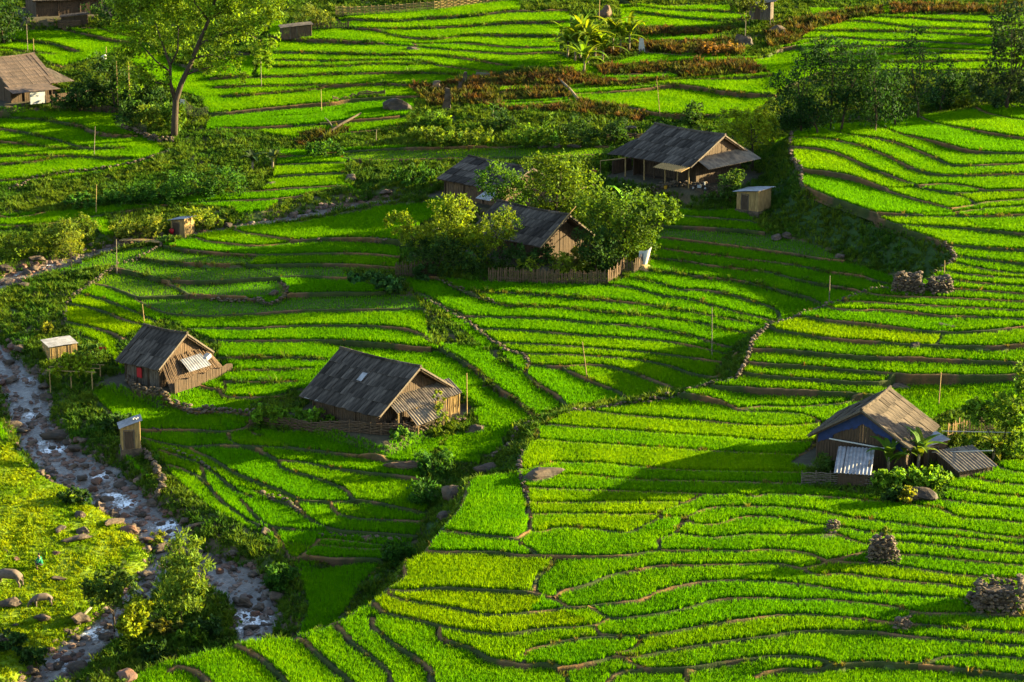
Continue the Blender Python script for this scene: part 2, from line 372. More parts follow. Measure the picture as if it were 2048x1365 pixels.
# streams
def stream_w(nodes):
    P = np.array(nodes, float); x, y = unproj(P[:, 0], P[:, 1], -0.5); s = px_scale(y)
    return np.stack([x, y], 1), .8*P[:, 2]/s
ST = [stream_w(n) for n in (STREAM, BRANCH, UPPER)]
sdist = np.full(base.shape, 1e3)
for P, w in ST:
    d, vv = dist_poly(P, XX, YY, 9.0, w)
    sdist = np.minimum(sdist, d-vv)
def sstep(a, b, x):
    t = np.clip((x-a)/(b-a), 0, 1); return t*t*(3-2*t)
carve = -0.95*(1-sstep(-0.5, 1.6, sdist))
def in_R_px(p): return inpoly(RIM+[(2260, 1500), (210, 1500)], np.array([p[0]]), np.array([p[1]]))[0]
VM = {}
for kname, polys in VEG.items():
    m = np.zeros(base.shape, bool)
    for p in polys:
        c = np.mean(p, 0); rr = in_R_px(c); m |= inpoly(to_world(p, 'R' if rr else 'L'), XX, YY) & (RM == rr)
    VM[kname] = m
def vnoise(x, y, s, seed=0):
    r = np.random.default_rng(seed); T = r.random((64, 64))
    u = x/s; v = y/s; i = np.floor(u).astype(int); j = np.floor(v).astype(int); fu = u-i; fv = v-j
    fu = fu*fu*(3-2*fu); fv = fv*fv*(3-2*fv)
    a = T[j % 64, i % 64]; b = T[j % 64, (i+1) % 64]; c = T[(j+1) % 64, i % 64]; d = T[(j+1) % 64, (i+1) % 64]
    return (a*(1-fu)+b*fu)*(1-fv)+(c*(1-fu)+d*fu)*fv
# pasture on the near left bank climbs away from the stream
axl = ST[0][0]; xst = np.interp(YY, axl[::-1, 1], axl[::-1, 0])
brl = ST[1][0]; xbr = np.interp(YY, brl[::-1, 1], brl[::-1, 0], left=1e3, right=1e3); xbr = np.where((YY > brl[:, 1].max()), 1e3, xbr)
hill = np.clip((np.minimum(xst, xbr)-XX-3.0), 0, 18)*0.13*(1-sstep(18, 24, YY))
hill = np.where((XX < xst) & (~RM), hill, 0)
natural = base+carve+hill+(vnoise(XX, YY, 1.6, 1)-.5)*.35*(~RM)+(vnoise(XX, YY, .7, 2)-.5)*.12
# terrace edges
EDG = []
for ln in EDGES.strip().splitlines():
    reg, rest = ln[0], ln[2:].split()
    px = [tuple(float(q) for q in p.split(',')) for p in rest]
    for end in (0, -1):
        a, b = (px[0], px[1]) if end == 0 else (px[-1], px[-2])
        if a[0] >= 2040 or a[0] <= 5:
            q = (a[0]+(240 if a[0] > 1000 else -200), a[1]+np.clip((a[1]-b[1])/max(1e-3, abs(a[0]-b[0])), -.12, .12)*220)
            px = [q]+px if end == 0 else px+[q]
    EDG.append((reg, to_world(smooth_px(px), reg)))
bar = np.zeros(base.shape, bool)
FR = 0.15; FNX = int((GX1-GX0)/FR)+1; FNY = int((GY1-GY0)/FR)+1
fine = np.zeros((FNY, FNX), bool)
def cellset(A, q, x0, y0, r):
    i = np.round((q[:, 0]-GX0)/r).astype(int); j = np.round((q[:, 1]-GY0)/r).astype(int)
    k = (i >= 0) & (i < A.shape[1]) & (j >= 0) & (j < A.shape[0]); A[j[k], i[k]] = True
def rast(P):
    for a, b in zip(P[:-1], P[1:]):
        n = max(2, int(np.linalg.norm(b-a)/0.07)); t = np.linspace(0, 1, n)[:, None]; q = a+(b-a)*t
        cellset(bar, q, GX0, GY0, RES); cellset(fine, q, GX0, GY0, FR)
for reg, P in EDG: rast(P)
rast(RIMW)
barx = bar.copy()                                              # loose ends run on until they meet another edge
for reg, P in EDG:
    for end in (0, -1):
        p = P[end]; d = P[end]-P[min(4, len(P)-1) if end == 0 else max(-5, -len(P))]; d = d/(np.linalg.norm(d)+1e-9)
        d = d*np.array([1, .6]); d /= np.linalg.norm(d)
        stop = None
        for t in np.arange(.75, 4.0, .1):
            i = int(round((p[0]+d[0]*t-GX0)/RES)); j = int(round((p[1]+d[1]*t-GY0)/RES))
            if not (0 < i < NX-1 and 0 < j < NY-1): break
            if bar[j, i] or bar[j+1, i] or bar[j-1, i]: stop = t+.3; break
        if stop is None: stop = .6
        q = p+d*np.linspace(0, stop, 40)[:, None]; cellset(barx, q, GX0, GY0, RES)
# region growing between the edges: every plot gets a number
noplot = VM['bank'] | VM['dry'] | VM['grass'] | banked | (sdist < 1.2)
def label(free):
    flat = free.ravel(); lab = np.zeros(flat.size, np.int32).tolist(); fl = flat.tolist(); n = 0
    for s in range(len(fl)):
        if fl[s] and not lab[s]:
            n += 1; st = [s]; lab[s] = n
            while st:
                q = st.pop(); c = q % NX
                if c > 0 and fl[q-1] and not lab[q-1]: lab[q-1] = n; st.append(q-1)
                if c < NX-1 and fl[q+1] and not lab[q+1]: lab[q+1] = n; st.append(q+1)
                if q >= NX and fl[q-NX] and not lab[q-NX]: lab[q-NX] = n; st.append(q-NX)
                if q+NX < len(fl) and fl[q+NX] and not lab[q+NX]: lab[q+NX] = n; st.append(q+NX)
    return np.array(lab).reshape(NY, NX), n
bar2 = barx | (noplot & ~np.roll(noplot, 1, 0)) | (noplot & ~np.roll(noplot, 1, 1)) | (noplot & ~np.roll(noplot, -1, 1)) | (noplot & ~np.roll(noplot, -1, 0))
LAB, NL = label(~bar2)
cnt = np.bincount(LAB.ravel(), minlength=NL+1)
small = cnt < 14; LAB[small[LAB]] = 0
fill = RM.astype(np.int32)
for _ in range(4):                                             # grow labels over the edge cells, never across the block edge
    z = LAB == 0
    for dj, di in ((0, 1), (0, -1), (1, 0), (-1, 0)):
        s = np.roll(np.roll(LAB, dj, 0), di, 1); f = np.roll(np.roll(fill, dj, 0), di, 1)
        k = z & (s > 0) & (LAB == 0) & (f == fill); LAB[k] = s[k]
jj = np.broadcast_to(np.arange(NY)[:, None], (NY, NX)); wall = bar | noplot
lo = np.maximum.accumulate(np.where(wall, jj, -1), 0); hi = np.minimum.accumulate(np.where(wall, jj, NY)[::-1], 0)[::-1]
lo = np.where((lo < 0) & (hi < NY), hi-22, lo); hi = np.where((hi >= NY) & (lo >= 0), lo+22, hi)
ym = GY0+RES*(lo+hi)*.5
TAU = 0.46
zplot = natural.copy(); iny = np.zeros(base.shape, bool)
order = np.argsort(LAB.ravel(), kind='stable'); bounds = np.searchsorted(LAB.ravel()[order], np.arange(NL+2))
xf, yf, bf, rf = XX.ravel(), YY.ravel(), (plane(XX, YY)+np.where(RM, LR, 0)).ravel(), RM.ravel()
npf = noplot.ravel(); zf = zplot.ravel(); PLOT_TONE = np.zeros(NL+2)
for l in range(1, NL+1):
    ix = order[bounds[l]:bounds[l+1]]
    if len(ix) < 14 or len(ix) > 6000: continue
    use = ix[~npf[ix]]
    if len(use) < 10: continue
    x = xf[use]; y = yf[use]; span = x.max()-x.min()
    deg = 1 if span < 3 else (2 if span < 9 else (4 if span < 25 else 6))
    xm = x.mean(); sc = max(1, span/2)
    co = np.polyfit((x-xm)/sc, y, deg)
    xe = np.clip(xf[ix], x.min(), x.max()); yc = np.polyval(co, (xe-xm)/sc)
    yc = np.clip(yc, y.min(), y.max())
    if np.mean(np.abs(yc-ym.ravel()[ix])[~npf[ix]]) > 1.1 and span > 6: continue
    bc = plane(xf[ix], yc)+np.where(rf[ix], lift_R(yc), 0)
    zz = bc+TAU*(bf[ix]-bc)
    k = ~npf[ix]; zf[ix[k]] = zz[k]; iny.ravel()[ix[k]] = True
zplot = zf.reshape(NY, NX)
# plots that stay open at one end: level them column by column between the edges above and below
opn = (~wall) & (~iny) & (hi-lo < 60) & (np.abs(YY-ym) < 7) & (YY > GY0+4) & (YY < GY1-4)
bm = plane(XX, ym)+np.where(RM, lift_R(ym), 0); b0 = plane(XX, YY)+np.where(RM, LR, 0)
zo = np.where(opn, bm+TAU*(b0-bm), zplot)
for _ in range(24):
    l = np.roll(opn, 1, 1); r_ = np.roll(opn, -1, 1)
    zo = np.where(opn, (zo+np.where(l, np.roll(zo, 1, 1), zo)+np.where(r_, np.roll(zo, -1, 1), zo))/3, zo)
for _ in range(3):
    for dj, di in ((1, 0), (-1, 0), (0, 1), (0, -1)):
        n = np.roll(np.roll(opn, dj, 0), di, 1); k = n & ~opn & bar & ~iny; zo[k] = np.roll(np.roll(zo, dj, 0), di, 1)[k]
zplot = zo; iny |= opn
print('plots', NL, 'open cells', int(opn.sum()), 'closed', int(iny.sum())-int(opn.sum()), 'wild', int((~iny & ~noplot).sum()))
# house platforms -------------------------------------------------------------
PADS = []
def solve_pad(r1, r2, h, reg):
    m = ((r1[0]+r2[0])/2, (r1[1]+r2[1])/2); x, y = unproj_reg(np.array([m[0]]), np.array([m[1]]), reg, h)
    z0 = float(plane(x, y)[0]+(lift_R(y)[0] if reg == 'R' else 0))
    a = np.array(unproj_z(*r1, z0+h)); b = np.array(unproj_z(*r2, z0+h))
    return a, b, z0
def add_pad(c, ax, hl, hw, z0, soft=1.2):
    ax = np.array(ax); ay = np.array([-ax[1], ax[0]])
    u = np.abs((XX-c[0])*ax[0]+(YY-c[1])*ax[1])-hl; v = np.abs((XX-c[0])*ay[0]+(YY-c[1])*ay[1])-hw
    d = np.hypot(np.maximum(u, 0), np.maximum(v, 0)); w = 1-sstep(0, soft, d)
    global zplot
    zplot = zplot*(1-w)+z0*w
    iny[d < .35] = False; PADS.append((d < .5))
# ground mesh -----------------------------------------------------------------
def finish_ground():
    global GZ
    # cells next to an edge take the lower level; the swept bund makes the step itself
    near = bar.copy()
    for dj, di in ((0, 1), (0, -1), (1, 0), (-1, 0)): near |= np.roll(np.roll(bar, dj, 0), di, 1)
    near &= iny
    mn = zplot.copy()
    for dj in (-1, 0, 1):
        for di in (-1, 0, 1): mn = np.minimum(mn, np.roll(np.roll(zplot, dj, 0), di, 1))
    GZ = np.where(near, mn-.03, zplot)
def gz(x, y, A=None):
    A = GZ if A is None else A
    x = np.asarray(x, float); y = np.asarray(y, float)
    fx = np.clip((x-GX0)/RES, 0, NX-1.001); fy = np.clip((y-GY0)/RES, 0, NY-1.001)
    i = fx.astype(int); j = fy.astype(int); u = fx-i; v = fy-j
    return (A[j, i]*(1-u)+A[j, i+1]*u)*(1-v)+(A[j+1, i]*(1-u)+A[j+1, i+1]*u)*v
def gn(x, y, A):
    i = np.clip(np.round((np.asarray(x)-GX0)/RES).astype(int), 0, NX-1); j = np.clip(np.round((np.asarray(y)-GY0)/RES).astype(int), 0, NY-1)
    return A[j, i]
def hit(u, v, dz=0.0):
    """first point where the line of sight of a photograph pixel meets the ground"""
    dx, dy, dz_ = rays(u, v); t = np.arange(140, 400, .2)
    x = CAM[0]+dx*t; y = CAM[1]+dy*t; z = CAM[2]+dz_*t-dz
    below = z < gz(x, y); k = int(np.argmax(below)) if below.any() else len(t)-1
    return Vector((x[k], y[k], float(gz(x[k], y[k]))))
# materials -------------------------------------------------------------------
EARTH = .55      # weathered timber, stone and soil stay darker than the crop
def mat(name, col, rough=.85, var=.25, scale=6.0, col2=None, bump=0.0, bscale=30, spec=.2, coords='Object', stretch=None, trans=0.0, tcol=None, attr=None, metal=0):
    if max(col) < .99: col = tuple(c*EARTH for c in col); col2 = tuple(c*EARTH for c in col2) if col2 else None
    m = bpy.data.materials.new(name); m.use_nodes = True; nt = m.node_tree; N = nt.nodes; L = nt.links
    b = N['Principled BSDF']; b.inputs['Roughness'].default_value = rough; b.inputs['Specular IOR Level'].default_value = spec
    b.inputs['Metallic'].default_value = metal
    tc = N.new('ShaderNodeTexCoord'); src = tc.outputs[coords]
    if stretch:
        mp = N.new('ShaderNodeMapping'); mp.inputs['Scale'].default_value = stretch; L.new(src, mp.inputs[0]); src = mp.outputs[0]
    nz = N.new('ShaderNodeTexNoise'); nz.inputs['Scale'].default_value = scale; nz.inputs['Detail'].default_value = 5; L.new(src, nz.inputs['Vector'])
    mx = N.new('ShaderNodeMix'); mx.data_type = 'RGBA'
    c1 = tuple(col)+(1,); c2 = tuple(col2)+(1,) if col2 else tuple(c*(1-var) for c in col)+(1,)
    mr = N.new('ShaderNodeMapRange'); mr.inputs[1].default_value = .35; mr.inputs[2].default_value = .65
    L.new(nz.outputs[0], mr.inputs[0]); L.new(mr.outputs[0], mx.inputs[0]); mx.inputs[6].default_value = c1; mx.inputs[7].default_value = c2
    out = mx.outputs[2]
    if attr:
        at = N.new('ShaderNodeAttribute'); at.attribute_name = attr[0]; at.attribute_type = attr[1]
        m2 = N.new('ShaderNodeMix'); m2.data_type = 'RGBA'; m2.blend_type = 'MULTIPLY'; m2.inputs[0].default_value = 1
        L.new(out, m2.inputs[6]); L.new(at.outputs['Color'], m2.inputs[7]); out = m2.outputs[2]
    L.new(out, b.inputs['Base Color'])
    if bump:
        n2 = N.new('ShaderNodeTexNoise'); n2.inputs['Scale'].default_value = bscale; n2.inputs['Detail'].default_value = 4; L.new(src, n2.inputs['Vector'])
        bp = N.new('ShaderNodeBump'); bp.inputs['Strength'].default_value = 1; bp.inputs['Distance'].default_value = bump
        L.new(n2.outputs[0], bp.inputs['Height']); L.new(bp.outputs[0], b.inputs['Normal'])
    if trans:
        tr = N.new('ShaderNodeBsdfTranslucent'); ms = N.new('ShaderNodeMixShader'); ms.inputs[0].default_value = trans
        if tcol is not None:
            m3 = N.new('ShaderNodeMix'); m3.data_type = 'RGBA'; m3.blend_type = 'MULTIPLY'; m3.inputs[0].default_value = 1
            L.new(out, m3.inputs[6]); m3.inputs[7].default_value = tuple(tcol)+(1,); L.new(m3.outputs[2], tr.inputs[0])
        else: L.new(out, tr.inputs[0])
        L.new(b.outputs[0], ms.inputs[1]); L.new(tr.outputs[0], ms.inputs[2]); L.new(ms.outputs[0], N['Material Output'].inputs[0])
    return m
M = {}
M['ground'] = mat('ground', (1, 1, 1), .95, .35, 1.6, bump=.06, bscale=3, attr=('gcol', 'GEOMETRY'))
M['bund'] = mat('bund', (.125, .078, .04), .95, .5, 1.2, col2=(.055, .05, .02), bump=.05, bscale=6, attr=('gcol', 'GEOMETRY'))
M['rice'] = mat('rice', (1, 1, 1), .6, .15, 3, trans=.5, tcol=(1.6, 1.3, .3), attr=('tint', 'INSTANCER'), spec=.02)
M['leafy'] = mat('leafy', (1, 1, 1), .7, .3, 3, trans=.4, tcol=(1.5, 1.25, .45), attr=('tint', 'INSTANCER'), spec=.04)
# mesh helpers ----------------------------------------------------------------
def link(o, parent=None):
    COL.objects.link(o)
    if parent is not None: o.parent = parent
    return o
def mesh_np(name, verts, faces, m, smooth=False):
    me = bpy.data.meshes.new(name); verts = np.asarray(verts, np.float32)
    if isinstance(faces, np.ndarray):
        nf, k = faces.shape; me.vertices.add(len(verts)); me.vertices.foreach_set('co', verts.ravel())
        me.loops.add(nf*k); me.polygons.add(nf); me.loops.foreach_set('vertex_index', faces.astype(np.int32).ravel())
        me.polygons.foreach_set('loop_start', np.arange(0, nf*k, k, dtype=np.int32)); me.update(calc_edges=True)
    else: me.from_pydata(verts.tolist(), [], faces)
    if m: me.materials.append(m)
    if smooth: me.polygons.foreach_set('use_smooth', np.ones(len(me.polygons), bool))
    return me
def tag(o, label=None, cat=None, group=None, kind=None):
    if label: o['label'] = label
    if cat: o['category'] = cat
    if group: o['group'] = group
    if kind: o['kind'] = kind
    return o
def empty(name, loc, rz=0, label=None, cat=None, group=None):
    o = bpy.data.objects.new(name, None); COL.objects.link(o); o.location = loc; o.rotation_euler = (0, 0, rz); o.empty_display_size = .3
    return tag(o, label, cat, group)
class MB:
    def __init__(s): s.v = []; s.f = []
    def box(s, c, d, R=None):
        n = len(s.v); hx, hy, hz = d[0]/2, d[1]/2, d[2]/2
        for x in (-hx, hx):
            for y in (-hy, hy):
                for z in (-hz, hz):
                    p = Vector((x, y, z)); p = (R @ p if R else p)+Vector(c); s.v.append(tuple(p))
        for q in ((0, 1, 3, 2), (4, 6, 7, 5), (0, 4, 5, 1), (2, 3, 7, 6), (0, 2, 6, 4), (1, 5, 7, 3)): s.f.append([n+i for i in q])
        return s
    def bar(s, a, b, w, h=None):
        a = Vector(a); b = Vector(b); d = b-a; R = d.to_track_quat('X', 'Z').to_matrix(); return s.box((a+b)/2, (d.length, w, h or w), R)
    def tube(s, pts, rad, n=6, cap=True):
        pts = [Vector(p) for p in pts]; rad = rad if hasattr(rad, '__len__') else [rad]*len(pts); st = len(s.v)
        for i, p in enumerate(pts):
            d = (pts[min(i+1, len(pts)-1)]-pts[max(i-1, 0)]); R = d.to_track_quat('Z', 'Y').to_matrix()
            for k in range(n): s.v.append(tuple(p+R @ Vector((rad[i]*math.cos(2*math.pi*k/n), rad[i]*math.sin(2*math.pi*k/n), 0))))
        for i in range(len(pts)-1):
            for k in range(n): s.f.append([st+i*n+k, st+i*n+(k+1) % n, st+(i+1)*n+(k+1) % n, st+(i+1)*n+k])
        if cap: s.f.append([st+k for k in range(n)][::-1]); s.f.append([st+(len(pts)-1)*n+k for k in range(n)])
        return s
    def face(s, pts):
        n = len(s.v); s.v += [tuple(p) for p in pts]; s.f.append(list(range(n, n+len(pts)))); return s
    def prism(s, poly, thick):
        """closed slab from a planar polygon, thickened along its normal"""
        P = [Vector(p) for p in poly]; nrm = (P[1]-P[0]).cross(P[2]-P[0]).normalized()*thick; n = len(s.v); k = len(P)
        s.v += [tuple(p) for p in P]+[tuple(p+nrm) for p in P]
        s.f.append([n+i for i in range(k)][::-1]); s.f.append([n+k+i for i in range(k)])
        for i in range(k): s.f.append([n+i, n+(i+1) % k, n+k+(i+1) % k, n+k+i])
        return s
    def mesh(s, name, m, smooth=False): return mesh_np(name, s.v, s.f, m, smooth)
    def build(s, name, m, parent=None, smooth=False): return link(bpy.data.objects.new(name, s.mesh(name, m, smooth)), parent)
# ground, edges ---------------------------------------------------------------
def build_ground():
    idx = np.arange(NX*NY).reshape(NY, NX)
    fc = np.stack([idx[:-1, :-1], idx[:-1, 1:], idx[1:, 1:], idx[1:, :-1]], -1).reshape(-1, 4)
    me = mesh_np('terrain', np.stack([XX, YY, GZ], -1).reshape(-1, 3), fc, M['ground'], True)
    c = np.zeros((NY, NX, 4)); c[..., 3] = 1
    n1 = vnoise(XX, YY, 2.2, 5)[..., None]; n2 = vnoise(XX, YY, .8, 6)[..., None]
    c[..., :3] = np.where(n1*.6+n2*.4 > .5, (.055, .075, .018), (.085, .062, .03))
    def put(mask, col): c[mask, :3] = col
    put(banked & ~iny, (.022, .05, .010))
    put(iny, (.05, .06, .015))
    g = VM['grass'] & ~(sdist < .3)
    gcol = np.array((.13, .21, .006))*(1-.35*n1)+np.array((.02, .012, .0))*n2
    c[..., :3] = np.where(g[..., None], gcol, c[..., :3])
    d = VM['dry']; dcol = np.array((.09, .052, .022))*(.45+.8*n2); c[..., :3] = np.where((d & ~iny)[..., None], dcol, c[..., :3])
    st = sdist < .35; c[..., :3] = np.where(st[..., None], np.array((.12, .085, .06))*(.5+n2), c[..., :3])
    for p in PADS: put(p, (.05, .042, .022))
    a = me.attributes.new('gcol', 'FLOAT_COLOR', 'POINT'); a.data.foreach_set('color', c.astype(np.float32).ravel())
    o = link(bpy.data.objects.new('terrain', me)); tag(o, kind='structure'); return o
def build_bunds():
    V = []; Fc = []; C = []; r = np.random.default_rng(3)
    for reg, P in EDG+[('R', RIMW)]:
        seg = np.r_[0, np.cumsum(np.linalg.norm(np.diff(P, axis=0), axis=1))]
        n = max(3, int(seg[-1]/.35)); s = np.linspace(0, seg[-1], n)
        Q = np.stack([np.interp(s, seg, P[:, 0]), np.interp(s, seg, P[:, 1])], 1)
        T = np.gradient(Q, axis=0); T /= np.linalg.norm(T, axis=1)[:, None]+1e-9; Nn = np.stack([-T[:, 1], T[:, 0]], 1)
        inside = (Q[:, 0] > GX0+1) & (Q[:, 0] < GX1-1) & (Q[:, 1] > GY0+1) & (Q[:, 1] < GY1-1)
        A = Q+Nn*.65; B = Q-Nn*.65
        za = gn(A[:, 0], A[:, 1], zplot); zb = gn(B[:, 0], B[:, 1], zplot)
        sg = 1.0 if np.mean(za-zb) >= 0 else -1.0
        zu, zl = (za, zb) if sg > 0 else (zb, za)
        def sm(z):
            if len(z) < 5: return z
            zz = np.r_[z[0], z[0], z, z[-1], z[-1]]; return np.median(np.stack([zz[i:i+len(z)] for i in range(5)]), 0)
        zu = sm(zu); zl = sm(zl); zl = np.minimum(zl, zu-.02)
        zl = np.maximum(zl, zu-(.55 if P is RIMW else 3.0))
        jit = (r.random(n)-.5)*.12; w = .85+.5*vnoise(s, s*0+zu.mean()*7, 1.7, 9)
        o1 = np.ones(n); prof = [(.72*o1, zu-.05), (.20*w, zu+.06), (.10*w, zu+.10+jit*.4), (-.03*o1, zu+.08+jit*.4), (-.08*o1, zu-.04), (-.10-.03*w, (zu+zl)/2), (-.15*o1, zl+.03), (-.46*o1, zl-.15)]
        st = len(V); m = len(prof)
        ok = vnoise(s, s*0+3.1*zu.mean(), 4.0, 11)
        for i in range(n):
            for k, (o, z) in enumerate(prof):
                p = Q[i]+Nn[i]*sg*(o[i]+(jit[i] if 0 < k < m-1 else 0)*.6); V.append((p[0], p[1], z[i]))
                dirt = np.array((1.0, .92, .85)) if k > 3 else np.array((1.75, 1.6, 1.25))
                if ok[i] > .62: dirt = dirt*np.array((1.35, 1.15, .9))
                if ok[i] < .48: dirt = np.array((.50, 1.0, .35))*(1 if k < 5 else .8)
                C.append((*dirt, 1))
        for i in range(n-1):
            if not (inside[i] and inside[i+1]): continue
            for k in range(m-1):
                q = [st+i*m+k, st+i*m+k+1, st+(i+1)*m+k+1, st+(i+1)*m+k]
                Fc.append(q[::-1] if sg > 0 else q)
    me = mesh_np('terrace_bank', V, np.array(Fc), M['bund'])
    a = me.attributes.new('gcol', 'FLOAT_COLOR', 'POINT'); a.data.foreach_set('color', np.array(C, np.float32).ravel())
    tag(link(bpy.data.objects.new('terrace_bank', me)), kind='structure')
# scatter ---------------------------------------------------------------------
def tuft_mesh(name, n, h, spread, w, m, seed, lean=.5):
    r = random.Random(seed); b = MB()
    for i in range(n):
        a = r.uniform(0, 2*math.pi); rr = spread*r.random(); p = Vector((rr*math.cos(a), rr*math.sin(a), 0))
        a2 = a+r.uniform(-.8, .8); d = Vector((math.cos(a2), math.sin(a2), 0)); s = Vector((-d.y, d.x, 0))*w*r.uniform(.7, 1.3)
        H = h*r.uniform(.7, 1.15); ln = lean*r.uniform(.3, 1.1)*H
        q = p+d*ln*.35+Vector((0, 0, H*.6)); t = p+d*ln+Vector((0, 0, H*r.uniform(.85, 1)))
        k = len(b.v); b.v += [tuple(p-s*.6), tuple(p+s*.6), tuple(q+s), tuple(q-s), tuple(t)]
        b.f += [[k, k+1, k+2, k+3], [k+3, k+2, k+4]]
    return bpy.data.objects.new(name, b.mesh(name, m))
def clump_mesh(name, n, R, leaf, m, seed, flat=.7):
    r = random.Random(seed); b = MB()
    for i in range(n):
        d = Vector((r.gauss(0, 1), r.gauss(0, 1), r.gauss(0, 1))).normalized()*R*r.random()**.4; d.z = abs(d.z)*flat+.05
        u = Vector((r.gauss(0, 1), r.gauss(0, 1), r.gauss(0, .6))).normalized(); v = u.cross(Vector((r.gauss(0, 1), r.gauss(0, 1), r.gauss(0, 1)))).normalized()
        l = leaf*r.uniform(.6, 1.3); b.face([d-u*l*.5, d+v*l*.22, d+u*l*.5, d-v*l*.22])
    return bpy.data.objects.new(name, b.mesh(name, m))
def scatter(name, pts, scale, rot, tint, sources, label=None):
    me = bpy.data.meshes.new(name); n = len(pts); me.vertices.add(n); me.vertices.foreach_set('co', np.asarray(pts, np.float32).ravel())
    for nm, ty, fld, arr in (('sc', 'FLOAT', 'value', scale), ('rot', 'FLOAT_VECTOR', 'vector', rot), ('tint', 'FLOAT_COLOR', 'color', tint)):
        a = me.attributes.new(nm, ty, 'POINT'); a.data.foreach_set(fld, np.asarray(arr, np.float32).ravel())
    o = link(bpy.data.objects.new(name, me)); tag(o, label, kind='stuff')
    ng = bpy.data.node_groups.new(name, 'GeometryNodeTree')
    ng.interface.new_socket('Geometry', in_out='INPUT', socket_type='NodeSocketGeometry'); ng.interface.new_socket('Geometry', in_out='OUTPUT', socket_type='NodeSocketGeometry')
    N = ng.nodes; L = ng.links; gi = N.new('NodeGroupInput'); go = N.new('NodeGroupOutput')
    ip = N.new('GeometryNodeInstanceOnPoints'); L.new(gi.outputs[0], ip.inputs['Points'])
    g2 = N.new('GeometryNodeGeometryToInstance')
    for s in sources:
        oi = N.new('GeometryNodeObjectInfo'); oi.inputs['Object'].default_value = s; L.new(oi.outputs['Geometry'], g2.inputs[0])
    L.new(g2.outputs[0], ip.inputs['Instance']); ip.inputs['Pick Instance'].default_value = True
    def att(nm, ty):
        a = N.new('GeometryNodeInputNamedAttribute'); a.data_type = ty; a.inputs[0].default_value = nm; return a.outputs[0]
    L.new(att('sc', 'FLOAT'), ip.inputs['Scale']); L.new(att('rot', 'FLOAT_VECTOR'), ip.inputs['Rotation'])
    L.new(ip.outputs[0], go.inputs[0])
    md = o.modifiers.new('scatter', 'NODES'); md.node_group = ng
    return o
def visible(x, y, z, m=60):
    rx = x-CAM[0]; ry = y-CAM[1]; rz = z-CAM[2]
    f = ry*math.cos(PITCH)-rz*math.sin(PITCH); up = ry*math.sin(PITCH)+rz*math.cos(PITCH)
    u = CU+F*rx/f; v = CV-F*up/f
    return u, v, (u > -m) & (u < 2048+m) & (v > -m) & (v < 1365+m)
YELLOW = [(950,1150,1.2),(900,1195,1.2),(1050,1215,1.2),(1000,1250,1.2),(560,1310,.7),(650,1310,.5),(740,1310,.6),(840,1280,.4),(1050,1310,.8),(960,1290,.7),(1120,1048,.9),(1250,1020,.6),(1500,1025,.8),
 (1600,1035,.7),(1750,685,.8),(1650,668,.5),(1100,1010,.5),(1100,890,.3),(1150,845,.3),(1050,900,.4),(300,650,.5),(210,640,.5),(200,670,.6),(950,905,.9),(560,195,.7),(640,165,.6),(450,185,.6),(700,190,.5),(1900,65,.6),(1850,80,.5),(1900,45,.6),(450,1340,.8),(365,1345,.5),(1720,1142,.6),(1280,860,.2)]
SPARSE = [(400,545),(640,548),(450,580),(430,620),(530,595),(230,575),(1400,475),(1560,500),(1640,545),(1450,500),(1560,440),(975,905),(900,310)]
DENSE = [(1900,990),(1950,960),(1850,1080),(1950,1050),(1800,1060),(1990,1010)]
